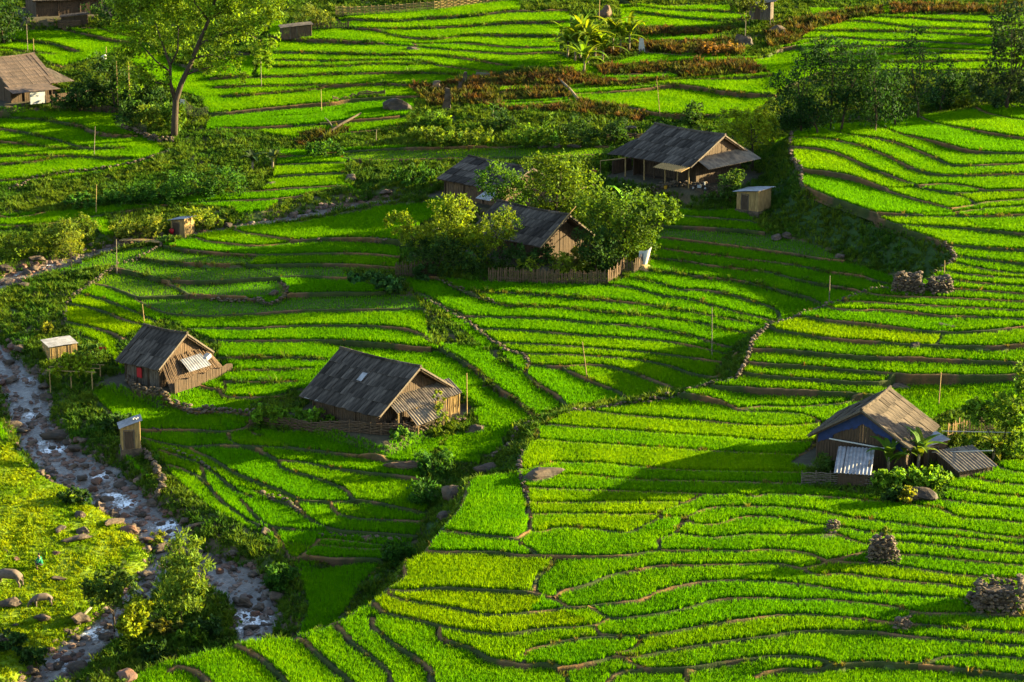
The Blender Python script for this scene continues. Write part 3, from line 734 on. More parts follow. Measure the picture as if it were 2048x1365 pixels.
def build_rice():
    sp = .165; gx = np.arange(GX0+2, GX1-2, sp); gy = np.arange(GY0+2, GY1-2, sp)
    X, Y = np.meshgrid(gx, gy); X = X.ravel(); Y = Y.ravel(); r = np.random.default_rng(11)
    l = gn(X, Y, LAB); ang = np.random.default_rng(5).uniform(-.25, .25, NL+2)[l]
    k = gn(X, Y, iny); X = X[k]; Y = Y[k]
    X = X+r.normal(0, .032, len(X))+.05*np.sin(Y*1.3); Y = Y+r.normal(0, .04, len(Y))
    fi = np.clip(np.round((X-GX0)/FR).astype(int), 0, FNX-1); fj = np.clip(np.round((Y-GY0)/FR).astype(int), 0, FNY-1)
    ex = fine.copy()
    for dj in range(-2, 3):
        for di in range(-2, 3):
            if di*di+dj*dj <= 1: ex |= np.roll(np.roll(fine, dj, 0), di, 1)
    k = gn(X, Y, iny) & ~ex[fj, fi]; X = X[k]; Y = Y[k]
    Z = gn(X, Y, zplot); u, v, vis = visible(X, Y, Z, 420)
    X, Y, Z = X[vis], Y[vis], Z[vis]; l = gn(X, Y, LAB)
    yel = np.zeros(NL+2); spa = np.zeros(NL+2)
    hh = lambda u, v: gn(*[np.array([c]) for c in hit(u, v)[:2]], LAB)[0]
    cn = np.bincount(LAB.ravel(), minlength=NL+2)
    for a, b, c in YELLOW: yel[hh(a, b)] = c
    for a, b in SPARSE: spa[hh(a, b)] = 1
    for a, b in DENSE: yel[hh(a, b)] = -.5
    yel[cn > 1800] = 0; spa[cn > 1800] = 0; yel[0] = spa[0] = 0
    k = (spa[l] == 0) | (r.random(len(l)) < .8); X, Y, Z, l = X[k], Y[k], Z[k], l[k]
    pv = np.random.default_rng(21).uniform(-.35, .42, NL+2); yy = np.clip(yel+pv, -.6, 1.3)[l]
    n = len(X); t = vnoise(X, Y, 2.5, 31)-.5; t2 = r.normal(0, 1, n)
    tint = np.ones((n, 4)); br = 1+.25*t+.09*t2
    g = np.array((.062, .212, .0005)); yv = np.array((.118, .236, .0005))
    a = np.clip(yy+.5*t+.12*t2+.12, 0, 1.2)[:, None]
    tint[:, :3] = (g*(1-a)+yv*a)*br[:, None]
    s = (.92+.16*t+.07*r.normal(0, 1, n))*np.where(spa[l] > 0, .55, 1.0)
    rot = np.stack([r.normal(0, .08, n), r.normal(0, .08, n), r.uniform(0, 6.28, n)], 1)
    src = [tuft_mesh('rice_tuft', 10, .45, .075, .015, M['rice'], 40+i, .36) for i in range(5)]
    scatter('rice_plants', np.stack([X, Y, Z+.0], 1), np.clip(s, .3, 1.5), rot, tint, src, 'bright green young rice plants filling the terraced paddies')
    print('rice', n)
# ------------------------------------------------------------------ houses
def wood(name, col, col2=None, **k): return mat(name, col, .85, .45, 3.0, col2, bump=.01, bscale=18, stretch=(3, 3, .6), **k)
def rnd_mat(name, col, col2, scale=2.0, rough=.8, amount=.45, bump=.012, stretch=None, bscale=20, wave=None, spec=.2, metal=0):
    """material whose tone also differs a little from piece to piece"""
    m = mat(name, col, rough, .3, scale, col2, bump=bump, bscale=bscale, stretch=stretch, spec=spec, metal=metal); nt = m.node_tree; N = nt.nodes; L = nt.links
    b = N['Principled BSDF']; src = b.inputs['Base Color'].links[0].from_socket
    oi = N.new('ShaderNodeObjectInfo'); mr = N.new('ShaderNodeMapRange'); mr.inputs[3].default_value = 1-amount; mr.inputs[4].default_value = 1+amount
    L.new(oi.outputs['Random'], mr.inputs[0]); mx = N.new('ShaderNodeMix'); mx.data_type = 'RGBA'; mx.blend_type = 'MULTIPLY'; mx.inputs[0].default_value = 1
    L.new(src, mx.inputs[6]); L.new(mr.outputs[0], mx.inputs[7]); L.new(mx.outputs[2], b.inputs['Base Color']); return m
M['roof'] = rnd_mat('weathered_roof', (.125, .102, .082), (.045, .038, .032), 2.4, amount=.55, stretch=(2.2, .35, 1), spec=.04)
M['roof2'] = rnd_mat('sunlit_roof', (.135, .106, .078), (.05, .04, .031), 1.6, amount=.25, stretch=(1.6, .5, 1), spec=.05)
M['shingle'] = rnd_mat('wooden_shingle', (.14, .095, .07), (.065, .048, .038), 2.2, amount=.2)
M['corr'] = rnd_mat('grey_corrugated', (.30, .24, .17), (.14, .115, .09), 1.8, amount=.15, rough=.7)
M['tin'] = rnd_mat('pale_tin', (.42, .42, .44), (.26, .25, .25), 2.0, amount=.08, rough=.5)
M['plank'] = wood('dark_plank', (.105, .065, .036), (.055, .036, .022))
M['plank_lit'] = wood('tan_plank', (.165, .10, .052), (.075, .048, .03))  # lighter copy of plank, sunlight on the boards put into the colour
M['bamboo'] = wood('bamboo', (.50, .33, .12), (.28, .18, .07))
M['grey_wood'] = wood('grey_wood', (.17, .135, .10), (.09, .07, .05))
M['stone'] = rnd_mat('field_stone', (.165, .115, .07), (.06, .045, .03), 3.0, amount=.4, bump=.04, bscale=6)
M['boulder'] = rnd_mat('boulder', (.125, .085, .055), (.05, .038, .028), 1.6, amount=.35, bump=.06, bscale=4)
M['redrock'] = rnd_mat('red_boulder', (.16, .075, .04), (.11, .06, .045), 1.5, amount=.3, bump=.06, bscale=4)
M['blue'] = mat('blue_sheet', (.012, .035, .14), .6, .4, 2)
M['white'] = mat('white_cloth', (.62, .60, .55), .8, .15, 3)
M['red'] = mat('red_plastic', (.45, .012, .02), .5, .1, 3)
M['black'] = mat('dark_rubber', (.02, .02, .02), .6, .2, 5)
M['yellow'] = mat('yellow_plastic', (.5, .28, .02), .5, .1, 3)
M['whitewall'] = mat('whitewashed_wall', (.42, .44, .45), .9, .25, 1.2)
M['net'] = mat('fishing_net', (.20, .19, .12), .9, .3, 8)
def corrugated(p00, p10, p11, p01, pitch=.27, amp=.045):
    """wavy sheet between four corners, ridges running from edge p00-p10 to edge p01-p11"""
    p00, p10, p11, p01 = map(Vector, (p00, p10, p11, p01)); n = max(6, int((p10-p00).length/pitch)*4)
    nr = ((p10-p00).cross(p01-p00)).normalized(); mb = MB(); rows = 4
    for lay in (0, -.012):
        for j in range(rows+1):
            for i in range(n+1):
                s, t = i/n, j/rows; p = (p00*(1-s)+p10*s)*(1-t)+(p01*(1-s)+p11*s)*t
                mb.v.append(tuple(p+nr*(amp*math.sin(i*math.pi/2)+lay-.05*t*(1-t)*2)))
    k = (n+1)*(rows+1)
    for j in range(rows):
        for i in range(n):
            q = [j*(n+1)+i, j*(n+1)+i+1, (j+1)*(n+1)+i+1, (j+1)*(n+1)+i]; mb.f.append(q); mb.f.append([k+a for a in q][::-1])
    for i in range(n): mb.f.append([i+1, i, k+i, k+i+1]); a = rows*(n+1)+i; mb.f.append([a, a+1, k+a+1, k+a])
    for j in range(rows):
        a, b = j*(n+1), (j+1)*(n+1); mb.f.append([a, b, k+b, k+a]); a, b = a+n, b+n; mb.f.append([b, a, k+a, k+b])
    return mb
def share(src, parent, name=None):
    o = src.copy(); COL.objects.link(o); o.parent = parent
    return o
def plank_wall(a, b, hfun, z0=0.0, w=.24, seed=0, gap=.03, th=.035):
    """upright boards from a to b, each as high as hfun says"""
    r = random.Random(seed); a = Vector(a); b = Vector(b); L = (b-a).length; d = (b-a)/L; n = max(2, int(L/w)); mb = MB(); ww = L/n
    nr = Vector((-d.y, d.x, 0))
    for i in range(n):
        s0 = i*ww+gap*.5; s1 = (i+1)*ww-gap*.5; p = a+d*s0; q = a+d*s1; off = nr*r.uniform(-.02, .02)
        h0 = hfun(s0)-r.random()*.04; h1 = hfun(s1)-r.random()*.04
        if min(h0, h1) < z0+.05: continue
        mb.prism([p+off+Vector((0, 0, z0)), q+off+Vector((0, 0, z0)), q+off+Vector((0, 0, h1)), p+off+Vector((0, 0, h0))], th)
    return mb
def roof_panels(parent, e0, e1, r0, r1, nx, ny, m, seed, name='roof_panel', th=.03, skip=(), sag=.13):
    """overlapping sheets on one slope; e0-e1 eave, r0-r1 ridge"""
    r = random.Random(seed); e0, e1, r0, r1 = map(Vector, (e0, e1, r0, r1)); X = (e1-e0); Y = (r0-e0); nr = X.cross(Y).normalized()
    if nr.z < 0: nr = -nr
    Xn = X.normalized(); Yn = nr.cross(Xn); w = X.length/nx; l = Y.length/ny
    src = None
    for j in range(ny):
        for i in range(nx):
            if (i, j) in skip: continue
            if src is None:
                mb = MB(); mb.box((0, 0, 0), (w*.985, l*1.10, th)); o = mb.build(name, m, parent); src = o
            else: o = share(src, parent)
            sh = (.5 if j % 2 else 0)*0
            s = (i+.5+sh)/nx; t = (j+.5)/ny; c = (e0*(1-s)+e1*s)*(1-t)+(r0*(1-s)+r1*s)*t
            if o is not src: o.scale = (r.uniform(.94, 1.03), r.uniform(.92, 1.16), 1)
            sc_ = Matrix.Diagonal((*o.scale, 1)) if o is not src else Matrix.Identity(4)
            R = Matrix((Xn, Yn, nr)).transposed() @ Matrix.Rotation(-.022+r.uniform(-.008, .008), 3, 'X') @ Matrix.Rotation(r.uniform(-.012, .012), 3, 'Z') @ Matrix.Rotation(r.uniform(-.01, .01), 3, 'Y')
            c = c-Vector((0, 0, sag*(1-(2*s-1)**2)*(.35+.65*t)))
            o.matrix_local = Matrix.Translation(c+nr*(.035+r.uniform(0, .045))+Xn*r.uniform(-.015, .015)) @ R.to_4x4() @ sc_
def gable_house(label, r1, r2, h, eave, wf, wb, reg, seed=1, roof='roof', wallm='plank', over=.55, eo=.7, nx=12, ny=4, name='farmhouse', pad=1.0, walls='fblr', floor_z=0.0, gable_open=.45, z_add=0.0):
    a, b, z0 = solve_pad(r1, r2, h, reg); c = (a+b)/2; d = b-a; Lh = np.linalg.norm(d)/2; ax = d/np.linalg.norm(d)
    root = empty(name, (c[0], c[1], z0), math.atan2(ax[1], ax[0]), label, 'house')
    add_pad(c-np.array([-ax[1], ax[0]])*(wf-wb)/2, ax, Lh+pad, (wf+wb)/2+pad*.6, z0)
    def zr(y): return h-(h-eave)*(-y/wf if y < 0 else y/wb)
    X = Lh; yf, yb = -wf+eo, wb-eo; xi = X-over
    hh = lambda y: zr(y)-.10
    wm = M[wallm]
    if 'f' in walls: plank_wall((-xi, yf, 0), (xi, yf, 0), lambda s: hh(yf), seed=seed).build('wall', wm, root)
    if 'b' in walls: plank_wall((xi, yb, 0), (-xi, yb, 0), lambda s: hh(yb), seed=seed+1).build('wall', wm, root)
    if 'r' in walls: plank_wall((xi, yf, 0), (xi, yb, 0), lambda s: hh(yf+s)-gable_open*(1-abs(yf+s)/max(wf, wb)), seed=seed+2).build('wall', wm, root)
    if 'l' in walls: plank_wall((-xi, yb, 0), (-xi, yf, 0), lambda s: hh(yb-s)-gable_open*(1-abs(yb-s)/max(wf, wb)), seed=seed+3).build('wall', wm, root)
    fl = MB().box((0, (yf+yb)/2, .03), (2*xi-.1, yb-yf-.1, .06)); fl.build('floor', M['plank'], root)
    for sgn, w, nm in ((-1, wf, 0), (1, wb, 1)):
        P = [(-X, 0, h), (X, 0, h), (X, sgn*w, eave), (-X, sgn*w, eave)]
        mb = MB()
        for i in range(9):
            x = -X+.1+(2*X-.2)*i/8; mb.bar((x, 0, h-.24), (x, sgn*w, eave-.2), .09, .07)
        for t in (.05, .35, .65, .96):
            mb.bar((-X, sgn*w*t, h-(h-eave)*t-.2), (X, sgn*w*t, h-(h-eave)*t-.2), .08, .05)
        mb.prism([(-X+.02, 0, h-.17), (X-.02, 0, h-.17), (X-.02, sgn*w*.985, eave-.12), (-X+.02, sgn*w*.985, eave-.12)], -.015 if sgn < 0 else .015)
        rf = mb.build('roof', M['plank'], root)
        roof_panels(rf, (-X, sgn*w, eave), (X, sgn*w, eave), (-X, 0, h), (X, 0, h), nx, ny, M[roof], seed+nm, sag=.13)
    for i in range(7):
        x0, x1 = -X-.05+(2*X+.1)*i/7, -X-.03+(2*X+.1)*(i+1)/7; sg = lambda x: h+.07-.13*max(0, 1-(x/X)**2)
        cap = MB(); cap.tube([(x0, 0, sg(x0)-.01), (x1, 0, sg(x1)+.02)], .14, 7); cap.build('ridge_cap', M[roof], root)
    for sx in (-1, 1):
        bb = MB()
        for sgn, w in ((-1, wf), (1, wb)): bb.bar((sx*(X+.02), 0, h-.02), (sx*(X+.02), sgn*w, eave-.02), .05, .14)
        bb.build('barge_board', M['grey_wood'], root)
    for y in (yf, yb):
        for i in range(4): MB().tube([(-xi+2*xi*i/3, y*1.02, 0), (-xi+2*xi*i/3, y*1.02, hh(y))], .09, 6).build('post', M['plank'], root)
    return root, dict(X=X, wf=wf, wb=wb, h=h, eave=eave, yf=yf, yb=yb, xi=xi, zr=zr, z0=z0)
def part(mb, name, m, root, smooth=False, label=None):
    o = mb.build(name, M[m] if isinstance(m, str) else m, root, smooth)
    if label: o['label'] = label
    return o
def add_sheets(root, name, quad, n, m, label=None):
    """a row of corrugated sheets side by side as one lean-to roof"""
    p00, p10, p11, p01 = map(Vector, quad)
    for i in range(n):
        s0, s1 = i/n, (i+1)/n+.015
        o = corrugated(p00.lerp(p10, s0)+Vector((0, 0, .008*(i % 2))), p00.lerp(p10, s1)+Vector((0, 0, .008*(i % 2))), p01.lerp(p11, s1)+Vector((0, 0, .008*(i % 2))), p01.lerp(p11, s0)+Vector((0, 0, .008*(i % 2)))).build(name, M[m], root)
        if label: o['label'] = label
def houses():
    H = {}
    # house in the middle of the picture
    r, g = H['mid'] = gable_house('large grey roofed farmhouse in the middle with a corrugated porch on its right gable', (681, 697), (841, 735), 4.9, 1.75, 5.0, 5.0, 'L', 3, nx=15, ny=4, gable_open=.3, over=1.0)
    X, h = g['X'], g['h']; xi = g['xi']
    add_sheets(r, 'porch_roof', [(xi-.1, -3.3, 2.75), (xi-.1, 4.6, 2.75), (xi+1.7, 4.3, 1.85), (xi+1.7, -3.6, 1.85)], 6, 'corr', 'tan corrugated sheet of the porch roof')
    part(corrugated((xi+1.2, -2.4, 1.95), (xi+1.4, .7, 1.95), (xi+3.0, 1.0, .95), (xi+2.9, -2.5, .75)), 'sagging_sheet', 'corr', r)
    for y in (-3.4, -1.2, 1.2, 3.0, 4.1): part(MB().tube([(xi+1.6, y, 0), (xi+1.6, y, 1.82)], .07, 6), 'porch_post', 'bamboo', r)
    for y in (-2.3, .8): part(MB().tube([(xi+2.8, y, 0), (xi+2.8, y, .85)], .06, 6), 'porch_post', 'bamboo', r)
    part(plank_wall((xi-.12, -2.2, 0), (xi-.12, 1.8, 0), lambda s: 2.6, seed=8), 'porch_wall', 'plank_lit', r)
    st = MB()
    for i in range(9): st.bar((xi+1.6, 2.6+i*.17, .2), (xi+1.6, 2.65+i*.17+.2*(i % 3-1), 1.75), .05)
    part(st, 'lattice', 'bamboo', r)
    part(plank_wall((xi+1.7, -3.5, 0), (xi+1.7, -.8, 0), lambda s: .7, seed=5), 'low_wall', 'plank', r)
    for i in range(5):
        y = -3+i*.62; part(MB().tube([(xi+.9, y, .3), (xi+.9, y, 1.5)], .18, 8), 'hanging_bundle', 'plank_lit', r) if i % 2 else part(MB().box((xi+.8, y, .45), (.5, .45, .9)), 'crate', 'plank_lit', r)
    sl = (h-g['eave'])/g['wf']
    part(MB().box((-.1, -2.1, h-2.1*sl+.09), (.55, .95, .03), Matrix.Rotation(math.atan(sl), 3, 'X')), 'skylight', 'tin', r, label='pale skylight sheet on the front slope')
    part(MB().prism([(-X-.4, 2.4, 3.1), (-X+.8, 2.4, 3.1), (-X+.8, 5.4, 1.6), (-X-1.6, 5.4, 1.6)], .04), 'rear_roof', 'corr', r)
    part(MB().box((-X+1.1, -g['wf']-.02, g['eave']+.02), (2.2, .06, .07)), 'eave_flashing', 'tin', r)
    # house among the garden trees
    r, g = H['grove'] = gable_house('dark plank roofed house nearly hidden among garden trees', (996, 402), (1139, 431), 4.3, 1.8, 4.0, 3.6, 'L', 13, nx=12, ny=4, wallm='plank', over=1.0)
    part(MB().tube([(g['X']+.12, -g['wf']-.1, g['eave']), (g['X']+.12, .9, g['h']+.9)], .05, 6), 'rake_pole', 'bamboo', r)
    # small house behind it
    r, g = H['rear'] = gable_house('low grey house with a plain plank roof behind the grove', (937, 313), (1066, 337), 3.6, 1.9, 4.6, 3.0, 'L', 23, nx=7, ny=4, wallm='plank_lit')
    part(MB().prism([(g['X']-2.2, -g['wf']+.2, 1.75), (g['X']-.2, -g['wf']+.2, 1.75), (g['X']-.2, -g['wf']-1.5, 1.1), (g['X']-2.2, -g['wf']-1.5, 1.1)], .03), 'tin_awning', 'tin', r)
    # house with the open veranda
    r, g = H['veranda'] = gable_house('big dark roofed house with an open veranda below the far bank', (1310, 248), (1450, 271), 4.9, 2.25, 5.3, 4.6, 'L', 33, nx=15, ny=4, walls='blr', gable_open=.2, eo=1.5)
    X, xi = g['X'], g['xi']
    for x in (-X+.5, -X*.35, X*.25, X*.6, X-.4): part(MB().tube([(x, -g['wf']+.15, 0), (x, -g['wf']+.15, 2.2)], .07, 6), 'veranda_post', 'bamboo', r)
    plank_wall((-xi, -g['wf']+2.6, 0), (xi, -g['wf']+2.6, 0), lambda s: 2.6, seed=35).build('wall', M['plank'], r)
    part(corrugated((X*.2, -g['wf']+.3, 2.3), (X*1.0, -g['wf']+.3, 2.3), (X*1.0, -g['wf']-1.5, 1.95), (X*.2, -g['wf']-1.5, 1.95)), 'veranda_awning', 'bamboo', r)
    add_sheets(r, 'gable_roof', [(xi, -4.2, 3.0), (xi, 3.8, 3.0), (xi+2.1, 4.0, 2.1), (xi+2.1, -4.3, 2.1)], 5, 'corr')
    part(MB().prism([(-X-2.2, -g['wf']+.2, 2.0), (-X+.4, -g['wf']+.2, 2.2), (-X+.4, -.8, 4.0), (-X-1.6, -2.0, 3.1)], .04), 'side_roof', 'roof', r)
    part(MB().box((-X-1.4, -3.6, .7), (.08, 3, 1.4)), 'side_wall', 'plank', r)
    part(MB().tube([(-X+.6, -g['wf']+.1, 2.0), (-X-2.0, -g['wf']-1.0, 1.5), (-X-2.0, -g['wf']-1.0, 0)], .05, 6), 'drying_rail', 'bamboo', r)
    # house on the right
    r, g = H['right'] = gable_house('house with a sunlit tan roof and blue sheeting under its gable', (1723, 821), (1780, 776), 4.7, 2.1, 4.1, 4.3, 'R', 43, roof='roof2', nx=11, ny=4, wallm='plank', gable_open=.6)
    X, xi, h = g['X'], g['xi'], g['h']
    rs = random.Random(4)
    for sgn in (-1, 1):
        mb = MB()
        for i in range(9):
            y0, y1 = sgn*i*.40, sgn*(i+1)*.40; hem = .55+.5*rs.random()
            mb.prism([(-xi-.06, y0, g['zr'](y0)-.2), (-xi-.06, y1, g['zr'](y1)-.2), (-xi-.09, y1, g['zr'](y1)-.5-hem*(1.1-i*.07)), (-xi-.09, y0, g['zr'](y0)-.5-hem*(1.1-i*.07))], .02)
        part(mb, 'blue_sheet', 'blue', r)
    part(MB().tube([(-xi-.35, 2.6, 2.0), (-xi-.35, -2.5, 1.8), (-xi-.3, -2.9, 2.6)], .06, 6), 'white_pipe', 'white', r)
    part(MB().tube([(X+.3, -4.3, 1.6), (X+1.5, -9.8, 1.9)], .035, 5), 'cable', 'white', r)
    part(MB().tube([(-X*.2, -4.9, 1.2), (-X*.1, -9.6, 1.9)], .035, 5), 'cable', 'white', r)
    # bamboo house by the stream
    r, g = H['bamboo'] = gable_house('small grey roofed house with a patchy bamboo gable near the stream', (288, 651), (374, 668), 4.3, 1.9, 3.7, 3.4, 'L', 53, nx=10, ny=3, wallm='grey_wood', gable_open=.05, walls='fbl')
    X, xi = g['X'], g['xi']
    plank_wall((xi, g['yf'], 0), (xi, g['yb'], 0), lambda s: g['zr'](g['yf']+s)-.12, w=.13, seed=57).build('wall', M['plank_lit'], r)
    lw = MB(); rs = random.Random(9)
    for i in range(60):
        y = -3.3+6.6*i/59; top = 2.5-.02*abs(y)+rs.uniform(-.2, .15); lw.bar((xi+1.9+.25*math.cos(y*.4), y*1.12, 0), (xi+.15, y*.9, min(top, g['zr'](y*.85)-.15)), .075, .05)
    part(lw, 'sloping_bamboo_screen', 'plank_lit', r)
    part(corrugated((xi+.75, -1.2, 2.25), (xi+.75, 1.4, 2.25), (xi+1.9, 1.5, 1.35), (xi+1.9, -1.3, 1.35)), 'tin_patch', 'tin', r, label='pale corrugated sheet on the sloping bamboo screen')
    part(MB().box((xi+1.2, 1.75, 1.95), (.5, .6, .35), Matrix.Rotation(.4, 3, 'X')), 'sack', 'white', r)
    part(plank_wall((xi+2.2, -3.6, 0), (xi+2.2, 3.9, 0), lambda s: 1.05+.1*math.sin(s*3), w=.16, seed=59), 'low_fence', 'plank', r)
    part(MB().box((-xi*.1, g['yf']-.25, 1.1), (.55, .06, .9)), 'red_cloth', 'red', r)
    # village houses at the top left
    r, g = H['left'] = gable_house('brown shingled house at the far left edge beside the big tree', (-30, 118), (68, 108), 4.6, 1.9, 5.6, 4.5, 'L', 63, roof='shingle', nx=12, ny=4)
    X = g['X']
    part(MB().prism([(X-1.0, -5.5, 1.85), (X+2.6, -4.8, 1.7), (X+.9, -2.0, 3.0), (X-1.0, -2.0, 3.4)], .04), 'side_roof', 'roof', r)
    part(MB().prism([(-3.6, -5.3, 2.0), (1.6, -5.6, 2.0), (2.4, -7.6, 1.5), (-3.6, -7.4, 1.5)], .04), 'front_roof', 'shingle', r)
    part(MB().box((-.4, -7.2, .75), (1.9, .15, 1.5)), 'white_panel', 'whitewall', r)
    part(plank_wall((.6, -7.3, 0), (7.5, -6.9, 0), lambda s: .9, seed=65), 'yard_screen', 'plank', r)
    r, g = H['far_left'] = gable_house('dark plank house cut off by the top edge at the left', (50, -42), (196, -48), 4.4, 2.1, 5.0, 4.0, 'L', 73, nx=11, ny=4)
    return H
def hut(label, base, w, d, wall_h, yaw, roof_m='tin', wall_m='bamboo', slope=.35, over=.25, reg='hit', name='hut', base_h=0.0, cat='hut', roof_over=None, lift=0.0, open_front=False):
    p = hit(*base); root = empty(name, p, yaw, label, cat); z = base_h+lift
    if base_h: part(MB().box((0, 0, base_h/2-.2), (w+.3, d+.3, base_h+.4)), 'stone_base', 'stone', root)
    hb = wall_h; hf = wall_h-slope
    def top(x, y): return z+hf+(hb-hf)*(x+w/2)/w
    for a, b in (((-w/2, -d/2), (w/2, -d/2)), ((w/2, -d/2), (w/2, d/2)), ((w/2, d/2), (-w/2, d/2)), ((-w/2, d/2), (-w/2, -d/2))):
        A = Vector((*a, 0)); B = Vector((*b, 0))
        part(plank_wall(A, B, lambda s, A=A, B=B: top(*(A.lerp(B, min(1, s/(B-A).length)))[:2])-.02, z0=z, w=.13, seed=int(w*10+a[0]*7), gap=.02), 'wall', wall_m, root)
    for sx in (-1, 1):
        for sy in (-1, 1): part(MB().tube([(sx*w/2, sy*d/2, 0), (sx*w/2, sy*d/2, top(sx*w/2, 0))], .05, 6), 'post', wall_m, root)
    if wall_h > 1.6:
        part(MB().box((-w*.12, -d/2-.045, z+.78), (.72, .04, 1.5)), 'door', 'plank', root); fr = MB()
        for dx in (-.42, .42): fr.box((-w*.12+dx, -d/2-.05, z+.8), (.08, .06, 1.6))
        part(fr.box((-w*.12, -d/2-.05, z+1.62), (.92, .06, .08)), 'door_frame', 'grey_wood', root)
    o = over
    c = lambda x, y: (x, y, top(x, y)+.06)
    n = max(2, int(round(d/.9)))
    for i in range(n):
        y0 = -d/2-o+(d+2*o)*i/n; y1 = -d/2-o+(d+2*o)*(i+1)/n+.02
        part(corrugated(c(w/2+o, y1), c(w/2+o, y0), c(-w/2-o, y0), c(-w/2-o, y1)), 'roof_sheet', roof_m, root)
    for y in (-d*.35, d*.35): part(MB().bar(c(-w/2-o, y), c(w/2+o, y), .05), 'roof_batten', wall_m, root)
    return root
def huts():
    hut('tiny upright toilet hut with a pale roof and a red bucket hanging on it', (366, 474), 1.7, 1.5, 2.0, math.radians(-32), slope=.3, wall_m='bamboo')
    r = hut('tall narrow bamboo toilet hut on a stone base beside the stream', (262, 908), 1.45, 1.4, 2.3, math.radians(14), slope=.45, base_h=.6)
    rs = random.Random(2)
    for i in range(4):
        q = r.matrix_world if False else None
        part(boulder_mb(.12, 30+i), 'roof_stone', 'white', r).location = (.35+.14*i-.1, -.2+.25*(i % 2), 2.98)
    hut('tan bamboo hut with a pale tin roof right of the veranda house', (1507, 424), 2.5, 2.3, 2.1, math.radians(-38), slope=.35, over=.35, base_h=.3)
    hut('low bamboo pen with a flat white roof left of the bamboo house', (120, 714), 2.4, 2.6, 1.4, math.radians(25), slope=.1, over=.15, name='animal_pen', cat='pen')
    hut('small shed under a pale two part corrugated roof in front of the blue gabled house', (1708, 962), 3.2, 2.2, 1.9, math.radians(78), slope=.8, wall_m='plank', over=.3, name='shed', cat='shed')
    hut('little lean shed with one bright tin sheet right of the banana plants', (1858, 925), 1.9, 2.0, 2.0, math.radians(18), slope=.4, wall_m='plank_lit', over=.2, name='shed', cat='shed')
    hut('low shed under a dark ribbed roof at the right of the yard', (1930, 944), 2.8, 3.0, 1.3, math.radians(115), slope=.6, roof_m='corr', wall_m='plank', over=.3, name='shed', cat='shed')
    hut('grey stilted hut on the rocky knoll at the top right', (1522, 52), 2.6, 2.2, 2.2, math.radians(-15), roof_m='corr', wall_m='grey_wood', slope=.45, over=.65, lift=.9)
    hut('open wooden shed with a red plank front half behind the big tree', (592, 76), 3.6, 2.2, 1.7, math.radians(12), roof_m='corr', wall_m='plank_lit', slope=.3, name='shed', cat='shed')
    hut('dark low outhouse with a stack of logs beside the top left house', (150, 52), 3.2, 2.0, 1.5, math.radians(8), roof_m='roof', wall_m='plank', slope=.3, name='outhouse', cat='shed')
def fence(label, pts, h, kind='picket', sp=.16, group=None, m='plank', seed=0):
    P = [hit(*p) for p in pts]; root = empty('fence', P[0], 0, label, 'fence'); o = P[0]; r = random.Random(seed)
    P = [p-o for p in P]; seg = [(P[i+1]-P[i]).length for i in range(len(P)-1)]; tot = sum(seg)
    def at(s):
        for i, l in enumerate(seg):
            if s <= l or i == len(seg)-1: return P[i].lerp(P[i+1], min(1, s/l)), (P[i+1]-P[i])
            s -= l
    def gz_at(p): return float(gz(p.x+o.x, p.y+o.y))-o.z
    if kind == 'picket':
        src = None; n = min(290, int(tot/sp))
        for i in range(n):
            p, d = at(tot*i/n); p.z = gz_at(p)
            if src is None: src = q = MB().box((0, 0, .5), (.09, .035, 1.0)).build('picket', M[m], root)
            else: q = share(src, root)
            q.location = p-Vector((0, 0, .1)); q.scale = (1, 1, h*r.uniform(.85, 1.12)); q.rotation_euler = (r.uniform(-.06, .06), r.uniform(-.05, .05), math.atan2(d.y, d.x))
        for t in (.3, .75):
            mb = MB()
            for i in range(24):
                a, d = at(tot*i/24); b, _ = at(tot*(i+1)/24); mb.bar(a+Vector((0, 0, h*t+gz_at(a)-a.z)), b+Vector((0, 0, h*t+gz_at(b)-b.z)), .05)
            part(mb, 'rail', m, root)
    else:
        n = int(tot/.9)
        for i in range(n+1):
            p, d = at(tot*i/n); p.z = gz_at(p); part(MB().tube([p-Vector((0, 0, .15)), p+Vector((0, 0, h*r.uniform(1, 1.2)))], .045, 5), 'stake', m, root)
        rows = 7
        for k in range(rows):
            mb = MB(); N = max(8, int(tot/.45)); pts2 = []
            for i in range(N+1):
                p, d = at(tot*i/N); d = Vector((-d.y, d.x, 0)).normalized(); zz = gz_at(p)+h*(k+.6)/rows+r.uniform(-.025, .025)
                pts2.append(Vector((p.x, p.y, zz))+d*(.05 if (i+k) % 2 else -.05))
            part(mb.tube(pts2, .05, 4), 'woven_rail', m, root)
    return root
